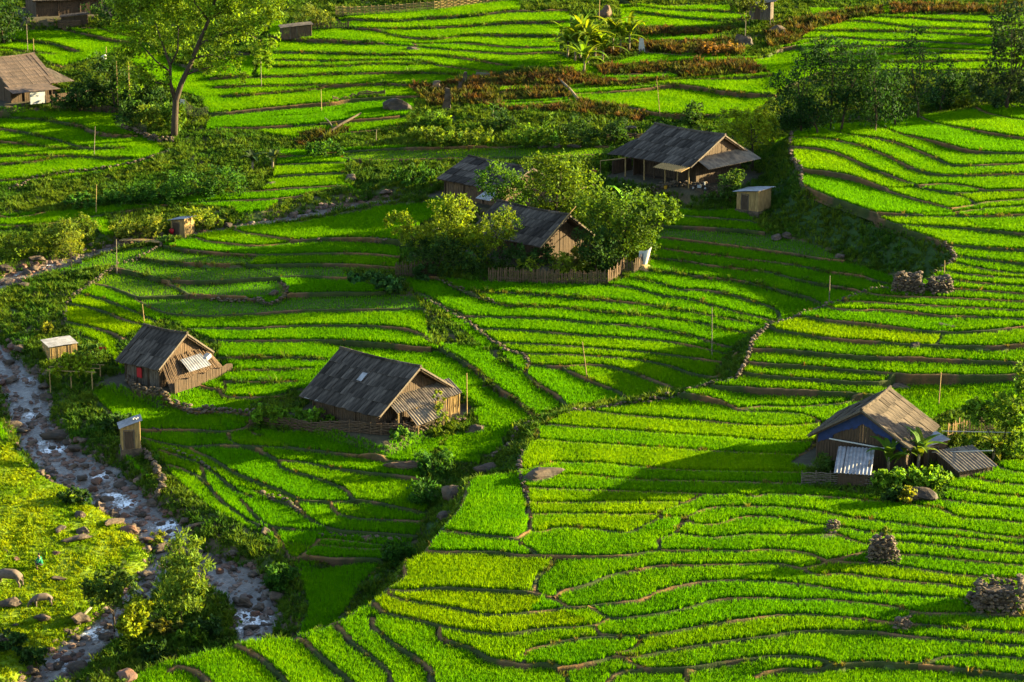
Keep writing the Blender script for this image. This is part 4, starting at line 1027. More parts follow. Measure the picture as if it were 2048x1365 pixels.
def fences():
    fence('bamboo picket fence in front of the house among the garden trees', [(978, 568), (1100, 571), (1216, 574), (1238, 556), (1250, 545)], 1.5, m='plank_lit')
    fence('short picket fence stepping round the garden corner with the white cloth', [(1236, 552), (1268, 552), (1285, 540), (1300, 528)], 1.5, seed=2)
    fence('dark picket fence at the left corner of the grove', [(792, 558), (830, 560), (870, 552)], 1.7, seed=3)
    fence('long woven fence with a plant bed in front of the large middle farmhouse', [(500, 858), (600, 864), (690, 868), (760, 872), (830, 884)], 1.0, 'woven', seed=4, m='plank_lit')
    fence('short woven fence round the cabbage bed before the middle porch', [(748, 866), (800, 870), (850, 862)], .9, 'woven', seed=14, m='plank_lit')
    fence('woven fence around the yard of the blue gabled house', [(1603, 975), (1680, 976), (1745, 980)], 1.1, 'woven', seed=5, m='grey_wood')
    fence('long sunlit woven fence along the top field', [(672, 36), (760, 32), (870, 24), (960, 12), (1040, 0)], 1.3, 'woven', seed=6, m='bamboo')
    fence('dark bundled wattle fence left of the long woven one', [(622, 63), (700, 60)], 1.2, 'picket', sp=.12, seed=7)
    fence('low log rail fence left of the veranda house', [(1212, 286), (1290, 284)], .9, 'woven', seed=8, m='plank_lit')
    fence('dark plank fence under the big tree beside the left house', [(105, 222), (170, 228), (235, 232)], 1.0, 'picket', seed=9)
    fence('wattle fence hung with nets on the rock above the log', [(666, 208), (720, 202), (770, 196)], .8, 'woven', seed=10, m='plank_lit')
    fence('upright stick fence of the right edge garden', [(1895, 882), (1940, 872), (1990, 870)], 1.6, 'picket', sp=.22, seed=12, m='bamboo')
# ------------------------------------------------------------------ stones, trees, plants
def boulder_mb(R, seed, flat=.7, sub=2, rough=.28):
    bm = bmesh.new(); bmesh.ops.create_icosphere(bm, subdivisions=sub, radius=R); r = random.Random(seed); mb = MB()
    ax = [(Vector((r.gauss(0, 1), r.gauss(0, 1), r.gauss(0, 1))).normalized(), r.uniform(.5, .85)) for _ in range(11)]
    ph = [r.uniform(0, 6) for _ in range(3)]
    for v in bm.verts:
        d = v.co.normalized(); f = 1.0
        for a, k in ax: t = d.dot(a); f = min(f, k/max(t, .01)) if t > k else f
        f *= 1+rough*.25*(math.sin(3*d.x+ph[0])*math.sin(3.7*d.y+ph[1])+.5*math.sin(7*d.z+ph[2]))
        v.co = d*R*f; v.co.z *= flat
    mb.v = [tuple(v.co) for v in bm.verts]; mb.f = [[v.index for v in f.verts] for f in bm.faces]; bm.free(); return mb
STONES = []; ROCKS = []
def stone_bank():
    for i in range(6): STONES.append(boulder_mb(1.0, 100+i, .62, 1).mesh('stone', M['stone']))
    for k in ('boulder', 'boulder', 'redrock', 'boulder'):
        for i in range(3): ROCKS.append(boulder_mb(1.0, 200+len(ROCKS), .72, 3, .5).mesh('boulder', M[k], False))
def rock(p, R, label=None, group=None, seed=0, name='boulder', mi=None, sink=.3, stretch=None, parent=None, cat='boulder'):
    r = random.Random(seed*7+3); me = r.choice(ROCKS) if mi is None else ROCKS[mi]
    o = bpy.data.objects.new(name, me); COL.objects.link(o); o.location = Vector(p)+Vector((0, 0, R*(.7-sink)))
    s = stretch or (r.uniform(.85, 1.3), r.uniform(.8, 1.1), r.uniform(.75, 1.05)); o.scale = (R*s[0], R*s[1], R*s[2]); o.rotation_euler = (r.uniform(-.2, .2), r.uniform(-.2, .2), r.uniform(0, 6.28))
    if parent is not None: o.parent = parent
    elif label: tag(o, label, cat, group)
    return o
def stone_row(label, px, reg='hit', rows=2, sp=.3, R=.17, width=.25, seed=0, group=None, zoff=0.08, cat='stone wall', world=None):
    """a dry stone wall laid stone by stone along a line of the photograph"""
    if world is not None: P = [Vector((x, y, float(gz(x, y)))) for x, y in world]
    else:
        s = smooth_px(px, 5.0)
        w = to_world(s, reg) if reg in 'RL' else None
        P = [Vector((a, b, float(gn(a, b, zplot)))) for a, b in w] if w is not None else [hit(*q) for q in s]
    root = empty('stone_wall', P[0], 0, label, cat, group); o = P[0]; r = random.Random(seed)
    seg = [0]
    for a, b in zip(P[:-1], P[1:]): seg.append(seg[-1]+(b-a).length)
    n = min(int(seg[-1]/sp), 290//rows); X = np.interp(np.linspace(0, seg[-1], n), seg, [p.x for p in P]); Y = np.interp(np.linspace(0, seg[-1], n), seg, [p.y for p in P]); Z = np.interp(np.linspace(0, seg[-1], n), seg, [p.z for p in P])
    for i in range(n):
        for k in range(rows):
            q = bpy.data.objects.new('stone', STONES[r.randrange(len(STONES))]); COL.objects.link(q); q.parent = root
            rr = R*1.15*r.uniform(.65, 1.25); q.location = Vector((X[i]+r.uniform(-width, width)*.6, Y[i]+r.uniform(-width, width), Z[i]+zoff+k*R*1.0))-o+Vector((0, 0, rr*.35))
            q.scale = (rr*r.uniform(.9, 1.4), rr, rr*r.uniform(.8, 1.1)); q.rotation_euler = (r.uniform(-.3, .3), r.uniform(-.3, .3), r.uniform(0, 6.28))
    return root
def stone_pile(label, base, w, d, h, seed=0, top=.8, R=.19, name='stone_heap'):
    p = hit(*base); root = empty(name, p, random.Random(seed).uniform(-.2, .2), label, 'stone heap'); r = random.Random(seed)
    core = MB(); k = [(-w/2*.72, -d/2*.72), (w/2*.72, -d/2*.72), (w/2*.72, d/2*.72), (-w/2*.72, d/2*.72)]
    core.v = [(x, y, -.3) for x, y in k]+[(x*top, y*top, h*.62) for x, y in k]; core.f = [[0, 1, 5, 4], [1, 2, 6, 5], [2, 3, 7, 6], [3, 0, 4, 7], [4, 5, 6, 7]]
    part(core, 'core', 'stone', root)
    pts = []; rows = int(h/(R*1.25))
    for j in range(rows+1):
        t = j/rows; f = 1-(1-top)*t; per = [(-1, -1, 1, -1, w), (1, -1, 1, 1, d), (1, 1, -1, 1, w), (-1, 1, -1, -1, d)]
        for x0, y0, x1, y1, L in per:
            n = max(1, int(L*f/(R*1.6)))
            for i in range(n): s = (i+.5*(j % 2)+.2)/n; pts.append(((x0+(x1-x0)*s)*w/2*f, (y0+(y1-y0)*s)*d/2*f, h*t))
    for i in range(int(w*d*top*top/(R*R*2.6))): pts.append((r.uniform(-1, 1)*w/2*top, r.uniform(-1, 1)*d/2*top, h+r.uniform(-.05, .05)))
    for i in range(16):
        a = r.uniform(0, 6.28); e = r.uniform(1.0, 1.45); pts.insert(0, (math.cos(a)*w/2*e, math.sin(a)*d/2*e, .02))
    for x, y, z in pts[:295]:
        q = bpy.data.objects.new('stone', STONES[r.randrange(6)]); COL.objects.link(q); q.parent = root; rr = R*r.uniform(.5, 1.55)
        ln = 1+.1*math.sin(3*x+seed)*(z > h*.4); q.location = (x*ln+r.uniform(-.13, .13), y*ln+r.uniform(-.13, .13), z*(1-.14*abs(math.sin(x*1.7+seed)))+r.uniform(-.06, .04)); q.scale = (rr*1.45, rr*1.1, rr*1.0); q.rotation_euler = (r.uniform(-.6, .6), r.uniform(-.4, .4), r.uniform(0, 6.28))
    return root
M['leaf'] = mat('leaf', (1, 1, 1), .7, .15, 2, trans=.42, tcol=(1.6, 1.35, .4), attr=('tint', 'GEOMETRY'), spec=.08)
M['bark'] = mat('bark', (.085, .06, .038), .9, .45, 4, bump=.03, bscale=8, stretch=(2, 2, .5))
M['palebark'] = mat('pale_bark', (.30, .24, .15), .9, .4, 4, bump=.02, bscale=8)
def leaf_mesh(name, C, Rv, n, leaf, col, seed, per=20, spread=.15, up=.35, var=.45, elong=2.0, hollow=.55, droop=0.0):
    """foliage: leaf faces gathered in twig clusters spread through the crown ellipsoids"""
    r = np.random.default_rng(seed); V = []; T = []
    w = np.array([a*b*c for a, b, c in Rv])**.72; w /= w.sum()
    for (c, R, wk) in zip(C, Rv, w):
        nk = max(8, int(n*wk)); nc = max(3, nk//per); d = r.normal(size=(nc, 3)); d /= np.linalg.norm(d, axis=1)[:, None]
        rad = hollow+(1-hollow)*r.random(nc)**.6; lump = 1+.22*np.sin(d[:, 0]*4+seed)*np.cos(d[:, 2]*5+seed*2)
        cc = np.array(c)+d*np.array(R)*(rad*lump)[:, None]
        bri = r.normal(1, var*.6, nc).clip(.45, 1.7); hue = r.normal(0, .5, nc)
        ci = r.integers(0, nc, nk); p = cc[ci]+r.normal(size=(nk, 3))*min(R)*spread
        p[:, 2] -= droop*np.abs(r.normal(size=nk))*leaf
        u = r.normal(size=(nk, 3)); u[:, 2] -= .3+droop; u /= np.linalg.norm(u, axis=1)[:, None]
        nn = r.normal(size=(nk, 3)); nn[:, 2] += up*3; v = np.cross(nn, u); v /= np.linalg.norm(v, axis=1)[:, None]+1e-9
        l = leaf*r.uniform(.6, 1.35, nk)[:, None]
        V.append(np.stack([p-u*l*.5, p+v*l*.5/elong+u*l*.05, p+u*l*.5, p-v*l*.5/elong+u*l*.05], 1).reshape(-1, 3))
        b = bri[ci]*r.normal(1, var*.4, nk).clip(.5, 1.6); h = hue[ci]
        tc = np.array(col)[None]*b[:, None]*np.stack([1+.18*h, 1+.03*h, 1-.1*h], 1); t4 = np.ones((nk, 4)); t4[:, :3] = tc.clip(0, 1); T.append(np.repeat(t4, 4, 0))
    V = np.vstack(V); T = np.vstack(T); me = mesh_np(name, V, np.arange(len(V)).reshape(-1, 4), M['leaf'])
    a = me.attributes.new('tint', 'FLOAT_COLOR', 'POINT'); a.data.foreach_set('color', T.astype(np.float32).ravel()); return me
def tree(label, base, crowns, n, leaf, col, trunk=.15, cat='tree', name='tree', group=None, seed=1, depth=.8, barkm='bark', fork=.55, trunk_pts=None, limbs=True, lean_y=0.0, dz=0.0, limb_px=None, **k):
    p = hit(*base) if len(base) == 2 else Vector(base[2:]); s = float(px_scale(p.y, p.z)); cz = s*.96
    root = empty(name, p, 0, label, cat, group); r = random.Random(seed)
    n = int(n*1.0); leaf *= 1.27
    C = []; R = []
    for i, (u, v, ru, rv) in enumerate(crowns):
        dy = r.uniform(-1, 1)*depth*ru/s*.5 if len(crowns) > 1 else 0
        C.append(((u-base[0])/s, dy+lean_y, (base[1]-v)/cz+dz)); R.append((ru/s, max(ru, rv)/s*depth, rv/cz))
    link(bpy.data.objects.new('crown', leaf_mesh('crown', C, R, n, leaf, col, seed, **k)), root)
    mc = np.average(C, axis=0, weights=[a*b for a, b, _ in R]); top = Vector(mc)
    if trunk:
        if trunk_pts: tp = [Vector(((u-base[0])/s, 0, (base[1]-v)/cz)) for u, v in trunk_pts]
        else:
            tp = [Vector((0, 0, -.2)), Vector((top.x*.15+r.uniform(-.1, .1), 0, top.z*.3)), Vector((top.x*.5, r.uniform(-.1, .1), top.z*.65)), top]
        mb = MB(); N = len(tp); mb.tube(tp, [trunk*(1.15-.75*i/(N-1)) for i in range(N)], 8)
        for lp in (limb_px or []):
            q = [Vector(((u-base[0])/s, .25*i*(1 if lp[-1][0] % 2 else -1), (base[1]-v)/cz)) for i, (u, v, w_) in enumerate(lp)]; mb.tube(q, [w_ for _, _, w_ in lp], 6)
        if limbs and not limb_px:
            for c, R_ in zip(C, R):
                for q in range(2 if len(C) > 2 else 4):
                    t0 = r.uniform(fork*.7, min(1, fork+.35)); i = min(N-2, int(t0*(N-1))); f = t0*(N-1)-i; a = tp[i].lerp(tp[i+1], f)
                    e = Vector(c)+Vector((r.uniform(-.6, .6)*R_[0], r.uniform(-.6, .6)*R_[1], r.uniform(-.2, .6)*R_[2])); m_ = a.lerp(e, .5)+Vector((r.uniform(-.2, .2), r.uniform(-.2, .2), -.08*(e-a).length))
                    mb.tube([a, m_, e], [trunk*.42, trunk*.28, trunk*.1], 5)
        part(mb, 'trunk', barkm, root, True)
    return root
def shrub(label, base, crowns, n, leaf, col, seed=1, cat='shrub', name='shrub', **k):
    k.setdefault('hollow', .35); return tree(label, base, crowns, n, leaf, col, .05, cat, name, seed=seed, **k)
def banana(label, base, H, n, seed, col=(.11, .17, .012), L=2.0, name='banana_plant', group=None):
    p = hit(*base); root = empty(name, p, 0, label, 'banana plant', group); r = random.Random(seed)
    part(MB().tube([(0, 0, -.1), (.05, 0, H*.55), (.08, .03, H)], [.15, .12, .07], 8), 'stem', 'palebark', root, True)
    for i in range(n):
        a = 2.4*i+r.uniform(-.3, .3); el = math.radians(r.uniform(62, 88) if i > n*.45 else r.uniform(25, 65)); l = L*r.uniform(.75, 1.15); w = .34*r.uniform(.8, 1.2); mb = MB(); d = Vector((math.cos(a), math.sin(a), 0)); s = Vector((-d.y, d.x, 0)); q = Vector((.08, .03, H*r.uniform(.55, 1))); pts = []; ang = el
        for k in range(8):
            t = k/7; ww = w*math.sin(math.pi*min(1, .12+.88*t)**.8)+.015; pts.append((q.copy(), ww)); q = q+(d*math.cos(ang)+Vector((0, 0, math.sin(ang))))*l/7; ang -= r.uniform(.10, .30)
        for (q, ww) in pts: mb.v += [tuple(q+s*ww+Vector((0, 0, ww*.35+r.uniform(-.03, .03)))), tuple(q), tuple(q-s*ww+Vector((0, 0, ww*.35+r.uniform(-.03, .03))))]
        for k in range(7): mb.f += [[3*k, 3*k+1, 3*k+4, 3*k+3], [3*k+1, 3*k+2, 3*k+5, 3*k+4]]
        o = part(mb, 'leaf', 'leaf', root); b = r.uniform(.6, 1.25); at = o.data.attributes.new('tint', 'FLOAT_COLOR', 'POINT'); cc = (col[0]*b*r.uniform(.8, 1.3), col[1]*b, col[2]*b, 1)
        at.data.foreach_set('color', np.tile(np.array(cc, np.float32), len(mb.v)))
    return root
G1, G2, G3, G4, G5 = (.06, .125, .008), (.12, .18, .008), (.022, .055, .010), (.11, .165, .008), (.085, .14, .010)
def trees():
    T = tree
    T('tall spreading broadleaf tree with a forked mossy trunk at the upper left', (348, 276), [(292, 92, 40, 28), (262, 62, 36, 26), (312, 58, 44, 30), (350, 92, 36, 26), (338, 20, 50, 30), (398, 42, 44, 30), (440, 78, 40, 26), (455, 30, 46, 30), (498, 66, 42, 30), (528, 100, 30, 34), (545, 45, 34, 28), (500, 10, 50, 30), (420, -8, 56, 32), (350, -34, 60, 30), (560, 0, 40, 30), (252, 118, 34, 22), (292, 150, 40, 22), (268, 172, 34, 18), (330, 160, 26, 16), (392, 120, 30, 18), (425, 140, 34, 20), (462, 128, 34, 26), (480, 155, 22, 16), (535, 128, 20, 20), (300, 10, 50, 30), (470, -40, 60, 30), (258, 20, 36, 24)],
      19000, .31, (.088, .16, .007), .36, name='broadleaf_tree', seed=5, spread=.2, per=34, trunk_pts=[(348, 279), (351, 240), (354, 205), (366, 172), (384, 138), (402, 98), (424, 52), (440, 10)], var=.5, hollow=.25,
      limb_px=[[(353, 205, .26), (345, 170, .2), (347, 138, .15), (335, 98, .1), (322, 55, .05)], [(346, 150, .14), (318, 128, .1), (290, 95, .05)], [(347, 135, .12), (362, 108, .09), (366, 60, .04)], [(374, 156, .16), (400, 146, .11), (432, 138, .05)], [(402, 98, .2), (436, 84, .14), (478, 68, .09), (525, 92, .04)], [(392, 122, .14), (430, 118, .09), (465, 130, .04)], [(424, 52, .13), (400, 20, .1), (390, -25, .05)], [(424, 52, .12), (465, 25, .08), (500, -5, .05)], [(345, 175, .12), (310, 168, .08), (272, 170, .04)]])
    T('dark leafy tree left of the big broadleaf tree', (232, 222), [(210, 160, 42, 45), (255, 185, 40, 40), (190, 190, 30, 25)], 3200, .34, G3, .14, seed=6)
    T('low dark bush tree right beside the left house', (160, 228), [(170, 195, 32, 26), (130, 200, 28, 18)], 1600, .3, G3, .08, seed=7)
    T('dark tree at the top left corner', (10, 92), [(15, 35, 40, 45), (-20, 60, 40, 40)], 2600, .34, G3, .15, seed=8)
    shrub('bright green shrub row in the netted garden under the big tree', (300, 262), [(285, 245, 28, 22), (318, 240, 26, 24), (300, 225, 22, 15)], 1600, .26, (.10, .15, .012), 9)
    for i, (u, v, ru, rv) in enumerate([(262, 232, 34, 26), (312, 212, 36, 26), (345, 236, 30, 24), (290, 195, 34, 24)]):  # extra bushes, added to throw shade over the fields on their left
        shrub(['dark leafy bush at the left end of the netted garden', 'dark bush in the middle of the netted garden', 'dark bush right against the big trunk', 'dark bush at the back of the netted garden'][i], (u, v+rv), [(u, v, ru, rv), (u+10, v-14, ru*.7, rv*.7)], 1300, .3, G1 if i == 2 else G3, 190+i)
    # garden grove
    T('large round mid green tree behind the grove house roof', (1110, 468), [(1110, 372, 62, 58), (1075, 395, 42, 40), (1160, 395, 48, 45), (1105, 335, 38, 22)], 5600, .27, (.062, .112, .007), .17, seed=11, var=.45)
    T('rounded dark olive tree left of the round grove tree', (1000, 440), [(1000, 370, 44, 36), (1030, 385, 32, 28), (975, 355, 22, 20)], 2600, .25, (.045, .11, .008), .12, seed=12)
    T('yellow leaved tree in front of the grove house', (908, 545), [(905, 432, 44, 38), (885, 470, 38, 34), (928, 468, 38, 36), (915, 408, 26, 16)], 3600, .24, G4, .11, seed=13, var=.35)
    T('pale olive tree whose crown lies over the grove house roof', (1000, 540), [(1015, 448, 32, 30), (985, 470, 38, 36), (965, 490, 30, 30)], 2600, .24, (.10, .155, .008), .1, seed=14)
    T('slanting sprig of yellow foliage at the left of the grove', (862, 545), [(800, 448, 26, 20), (822, 470, 26, 24), (790, 438, 18, 12)], 1500, .22, G4, .07, seed=15)
    T('broad dense tree at the right end of the grove', (1240, 530), [(1270, 425, 66, 42), (1325, 420, 34, 26), (1215, 440, 48, 50), (1250, 475, 50, 40), (1190, 410, 40, 40), (1280, 485, 40, 38), (1340, 430, 22, 18)], 7200, .26, (.05, .10, .007), .15, seed=16, var=.45)
    T('dark bushy tree in the left shade of the grove', (870, 560), [(880, 515, 48, 36), (930, 520, 40, 34), (850, 510, 34, 26)], 3000, .25, G3, .1, seed=17)
    T('dark leaning tree close to the right gable of the grove house', (1190, 545), [(1190, 490, 40, 44), (1225, 510, 34, 36)], 2600, .25, G3, .1, seed=18)
    shrub('low dark hedge before the grove house wall', (1040, 540), [(1030, 518, 52, 20), (1090, 515, 40, 18)], 1900, .24, G3, 19)
    shrub('yellow green maize clump inside the grove fence', (1115, 556), [(1060, 538, 30, 18), (1115, 535, 28, 20), (1150, 532, 24, 18)], 1300, .3, (.12, .17, .010), 20, elong=3.5)
    shrub('light bush beside the fallen pole of the grove garden', (1165, 530), [(1165, 510, 32, 16)], 800, .24, (.10, .12, .012), 21)
    shrub('broad leaved dark taro patch left of the grove fence', (850, 560), [(850, 545, 30, 14)], 500, .42, (.025, .065, .014), 22, elong=1.4)
    T('yellow green tree just right of the veranda house roof', (1505, 340), [(1500, 262, 42, 36), (1535, 265, 28, 28), (1470, 250, 32, 26), (1510, 235, 30, 20)], 3600, .26, (.13, .19, .008), .12, seed=23, var=.4)
    # shaded trees of the far right
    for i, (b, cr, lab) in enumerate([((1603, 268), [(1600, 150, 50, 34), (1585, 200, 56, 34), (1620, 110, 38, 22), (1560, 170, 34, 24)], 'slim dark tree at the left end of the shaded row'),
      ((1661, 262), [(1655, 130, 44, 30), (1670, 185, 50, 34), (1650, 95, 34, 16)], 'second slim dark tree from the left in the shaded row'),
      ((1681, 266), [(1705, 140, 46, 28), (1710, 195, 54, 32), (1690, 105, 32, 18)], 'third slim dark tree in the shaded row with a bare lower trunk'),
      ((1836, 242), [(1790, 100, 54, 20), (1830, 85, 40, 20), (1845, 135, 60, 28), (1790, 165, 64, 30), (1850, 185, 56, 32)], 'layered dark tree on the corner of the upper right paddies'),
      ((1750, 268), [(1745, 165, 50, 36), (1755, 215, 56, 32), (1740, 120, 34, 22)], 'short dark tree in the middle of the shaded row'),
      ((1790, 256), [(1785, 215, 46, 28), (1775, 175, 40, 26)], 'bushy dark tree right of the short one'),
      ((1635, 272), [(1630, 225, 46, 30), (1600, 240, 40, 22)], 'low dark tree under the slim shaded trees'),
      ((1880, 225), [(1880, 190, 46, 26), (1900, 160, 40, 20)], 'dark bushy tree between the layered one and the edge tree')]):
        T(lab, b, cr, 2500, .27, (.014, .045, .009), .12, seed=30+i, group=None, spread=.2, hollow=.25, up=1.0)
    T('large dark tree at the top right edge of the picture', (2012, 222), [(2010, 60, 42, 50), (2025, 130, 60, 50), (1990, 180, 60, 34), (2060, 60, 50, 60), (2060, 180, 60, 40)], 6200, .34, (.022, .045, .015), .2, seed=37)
    for i, q in enumerate([(2170, 190, 95), (2290, 200, 120), (2240, 60, 100), (2400, 150, 120)]):
        T('dark tree standing beyond the right edge of the picture, ' + ('nearest to it', 'farthest back', 'topmost', 'third from it')[i], (q[0], q[1]), [(q[0], q[1]-q[2]*.9, 55, q[2]*.5), (q[0]-30, q[1]-q[2]*.5, 50, 34)], 1600, .5, G3, .2, seed=140+i, group='trees beyond the right edge')
    shrub('dark rounded bush below the shaded tree row', (1575, 258), [(1585, 238, 26, 20)], 800, .28, G3, 40)
    shrub('dark bush left of the yellow green tree', (1385, 250), [(1385, 225, 20, 26)], 700, .28, G3, 41)
    shrub('sunlit olive bush on the corner above the right paddies', (1905, 220), [(1905, 208, 28, 14), (1930, 212, 16, 10)], 800, .26, (.09, .13, .010), 42)
    # bushes of the middle band
    for i, (u, v, ru, rv, c, lab) in enumerate([(1050, 275, 36, 24, G1, 'green bush at the left of the bush band above the long dark field'), (1100, 268, 38, 30, G1, 'tall green bush in the middle of the bush band'), (1160, 268, 44, 32, G3, 'dark round bush right of the tall band bush'), (1228, 268, 34, 28, G3, 'dark bush by the slanted brown rocks'),
      (860, 275, 50, 18, G5, 'low yellow green maize row along the bush band'), (940, 272, 50, 18, G5, 'low leafy row in front of the bush band'), (870, 245, 34, 16, G1, 'scrubby bush on the slope below the standing stones'), (1215, 318, 26, 20, G1, 'small flowering bush left of the veranda house'), (1000, 245, 40, 20, G3, 'dark scrub behind the bush band')]):
        shrub(lab, (u, v+rv*.9), [(u, v, ru, rv), (u+ru*.4, v+rv*.2, ru*.6, rv*.7)], 900 if ru < 40 else 1300, .28, c, 50+i)
    for i, (u, v, ru, rv, lab) in enumerate([(385, 372, 52, 34, 'large dark bush under the path below the big tree'), (450, 368, 46, 34, 'large dark bush right of the biggest one on the shaded bank'), (325, 385, 46, 24, 'dark bush at the middle of the shaded bank'), (255, 392, 44, 20, 'low dark bush at the left of the shaded bank'), (170, 402, 40, 16, 'low dark scrub near the left end of the shaded bank'), (830, 350, 44, 22, 'dark scrub below the long dark field'), (650, 300, 40, 18, 'dark weeds at the foot of the scree'), (850, 985, 36, 30, 'dark green bush on the gully side'), (870, 930, 40, 26, 'green bush at the head of the gully'), (800, 1105, 34, 22, 'olive bush by the dark lowest paddies'), (560, 1160, 30, 36, 'dark hedge along the lowest dark paddy')]):  # bank bushes: the dark hedge, plus added ones standing in for missing shade
        shrub(lab, (u, v+rv*.8), [(u, v, ru, rv), (u-ru*.5, v+rv*.3, ru*.6, rv*.6)], 1300, .28, (.028, .085, .008) , 160+i)
    # left stream side
    shrub('round dense green bush on the far stream bank', (128, 512), [(130, 470, 34, 30), (118, 480, 30, 26)], 2000, .22, (.075, .115, .012), 60)
    shrub('feathery light green bush on a thin stem over the stream', (142, 545), [(138, 500, 30, 22), (150, 485, 22, 20)], 1100, .22, (.12, .15, .012), 61, elong=4, up=.0)
    shrub('olive bush between the round bush and the rocks', (175, 490), [(170, 460, 26, 22)], 900, .22, (.07, .11, .010), 62)
    shrub('pale scrub bush at the left edge above the stream', (75, 515), [(80, 485, 28, 22), (40, 500, 34, 24), (15, 490, 26, 20)], 1600, .24, (.10, .15, .010), 63)
    shrub('leafy shrubs left of the red bucket hut', (270, 488), [(265, 470, 34, 18), (310, 455, 24, 24), (240, 465, 20, 14)], 1500, .22, (.12, .15, .016), 64)
    shrub('sunlit yellowish shrub behind the red bucket hut', (405, 465), [(405, 440, 38, 20), (385, 428, 18, 12), (430, 452, 26, 14)], 1400, .22, (.12, .17, .012), 65)
    shrub('low broad leaved weeds at the foot of the red bucket hut', (335, 490), [(335, 480, 18, 8)], 350, .3, (.06, .12, .02), 66, elong=1.4)
    # lower left
    T('glossy bright tree on the island between the two streams', (365, 1255), [(372, 1105, 36, 34), (392, 1140, 30, 44), (352, 1150, 34, 46), (380, 1185, 34, 36), (340, 1195, 26, 26)], 3600, .34, (.085, .145, .014), .12, seed=70, elong=3.2, droop=.5, var=.35)
    T('thin stemmed dark green tree at the lower left', (228, 1275), [(225, 1165, 48, 26), (205, 1190, 36, 26), (255, 1180, 34, 30), (240, 1145, 26, 16)], 2600, .26, (.045, .085, .012), .09, seed=71, limbs=True)
    shrub('vivid yellow green bush in front of the thin stemmed tree', (265, 1290), [(268, 1232, 28, 32), (255, 1252, 24, 24), (285, 1215, 20, 22)], 2000, .26, (.15, .20, .008), 72)
    shrub('olive scrub under the glossy island tree', (320, 1275), [(320, 1250, 28, 14), (350, 1258, 22, 12)], 600, .24, (.07, .08, .014), 73)
    shrub('small bright bush beside the stream fall', (315, 1100), [(315, 1082, 16, 18)], 500, .22, (.12, .15, .012), 74)
    for i, (u, v) in enumerate([(60, 1330), (20, 1300), (310, 1320), (420, 1270), (380, 1290), (150, 1010), (235, 862)]):
        shrub(['dark fern bush at the bottom left corner', 'dark weed bush at the left edge by the big rocks', 'dark bush at the head of the lowest paddy', 'dark bush on the stream bank above the lowest paddies', 'low bush between island and paddies', 'small dark bush on the pasture edge', 'dark bush at the foot of the tall toilet hut'][i], (u, v), [(u, v-16, 34, 18)], 800, .26, G3 if i != 4 else G1, 80+i)
    # right hand garden
    T('feathery papaya like tree at the right edge', (2005, 905), [(2000, 800, 40, 18), (2040, 770, 30, 26), (2025, 830, 36, 20), (1975, 815, 24, 14), (2040, 850, 30, 30), (2035, 740, 24, 16)], 3200, .28, (.08, .16, .010), .06, seed=90, hollow=.1)
    T('slim tree with a bare pole trunk behind the ribbed shed', (1990, 910), [(1940, 812, 26, 14), (1960, 838, 24, 12)], 900, .3, (.07, .15, .010), .04, seed=91)
    shrub('tangled sunlit bushes of the right edge garden', (2010, 920), [(1990, 895, 34, 18), (2035, 890, 30, 30), (1940, 885, 24, 12)], 1900, .26, (.085, .16, .010), 92)
    shrub('leafy green vegetable bed below the blue gabled house', (1830, 975), [(1768, 962, 40, 18), (1820, 955, 48, 18), (1870, 958, 36, 18)], 2900, .26, (.085, .18, .010), 93, elong=1.5)
    shrub('dark reed clump left of the two part shed', (1648, 952), [(1648, 930, 22, 22)], 700, .4, (.045, .09, .012), 94, elong=5, up=0)
    shrub('yellow green shrub hanging beside the rock below the yard', (1815, 1012), [(1812, 992, 20, 14)], 500, .22, (.13, .14, .012), 95)
    shrub('dark shrub at the foot of the right yard', (1790, 1010), [(1788, 990, 24, 16)], 700, .24, G3, 96)
    shrub('climbing vine on the porch corner of the middle farmhouse', (882, 858), [(882, 825, 14, 28), (875, 795, 8, 14)], 700, .2, (.09, .13, .014), 97)
    shrub('vegetable row in front of the middle farmhouse wall', (590, 856), [(530, 832, 32, 24), (580, 834, 34, 24), (630, 840, 34, 24), (672, 848, 22, 18)], 3800, .26, (.08, .17, .010), 98, depth=.4)
    shrub('fresh cabbage clump before the middle porch', (800, 876), [(790, 866, 22, 8), (815, 868, 16, 8)], 420, .36, (.07, .16, .02), 99, elong=1.6)
    shrub('green vine hanging left of the tan bamboo hut', (1462, 408), [(1462, 370, 28, 26), (1480, 350, 14, 12), (1420, 398, 30, 10)], 1700, .24, (.045, .095, .014), 100)
    shrub('taro plants in the wet corner left of the grove', (770, 592), [(730, 560, 34, 10), (775, 570, 34, 12), (805, 585, 20, 10)], 900, .42, (.03, .085, .02), 101, elong=1.4)
    shrub('small yellow bush behind the low white roofed pen', (94, 672), [(94, 655, 12, 14)], 350, .22, (.14, .16, .012), 102)
    shrub('green bush right of the low white roofed pen', (165, 735), [(170, 710, 24, 18), (190, 700, 16, 14)], 900, .24, (.05, .10, .012), 103)
    shrub('two tone bush row behind the long sunlit woven fence', (820, 5), [(760, 2, 40, 14), (830, -6, 50, 14), (900, -14, 50, 14)], 1600, .3, (.075, .11, .014), 104)
    shrub('tall weeds right of the big tree crown', (630, 62), [(620, 35, 30, 22), (650, 40, 26, 16)], 1300, .3, (.09, .125, .016), 105, elong=3)
    shrub('dark hedge at the top of the left village', (240, 60), [(230, 25, 60, 26), (150, 70, 40, 14), (290, 40, 30, 24)], 2600, .34, G3, 106)
    T('thin pale trunked tree left of the stilted hut', (1489, 92), [(1480, 5, 30, 18), (1505, 10, 28, 16), (1490, 42, 12, 6)], 1100, .3, (.06, .09, .014), .06, seed=107, barkm='palebark')
    shrub('dry brown bush mound on the ochre bank', (1440, 110), [(1440, 98, 46, 14), (1415, 102, 30, 10), (1465, 100, 26, 12)], 1500, .26, (.13, .075, .022), 210)
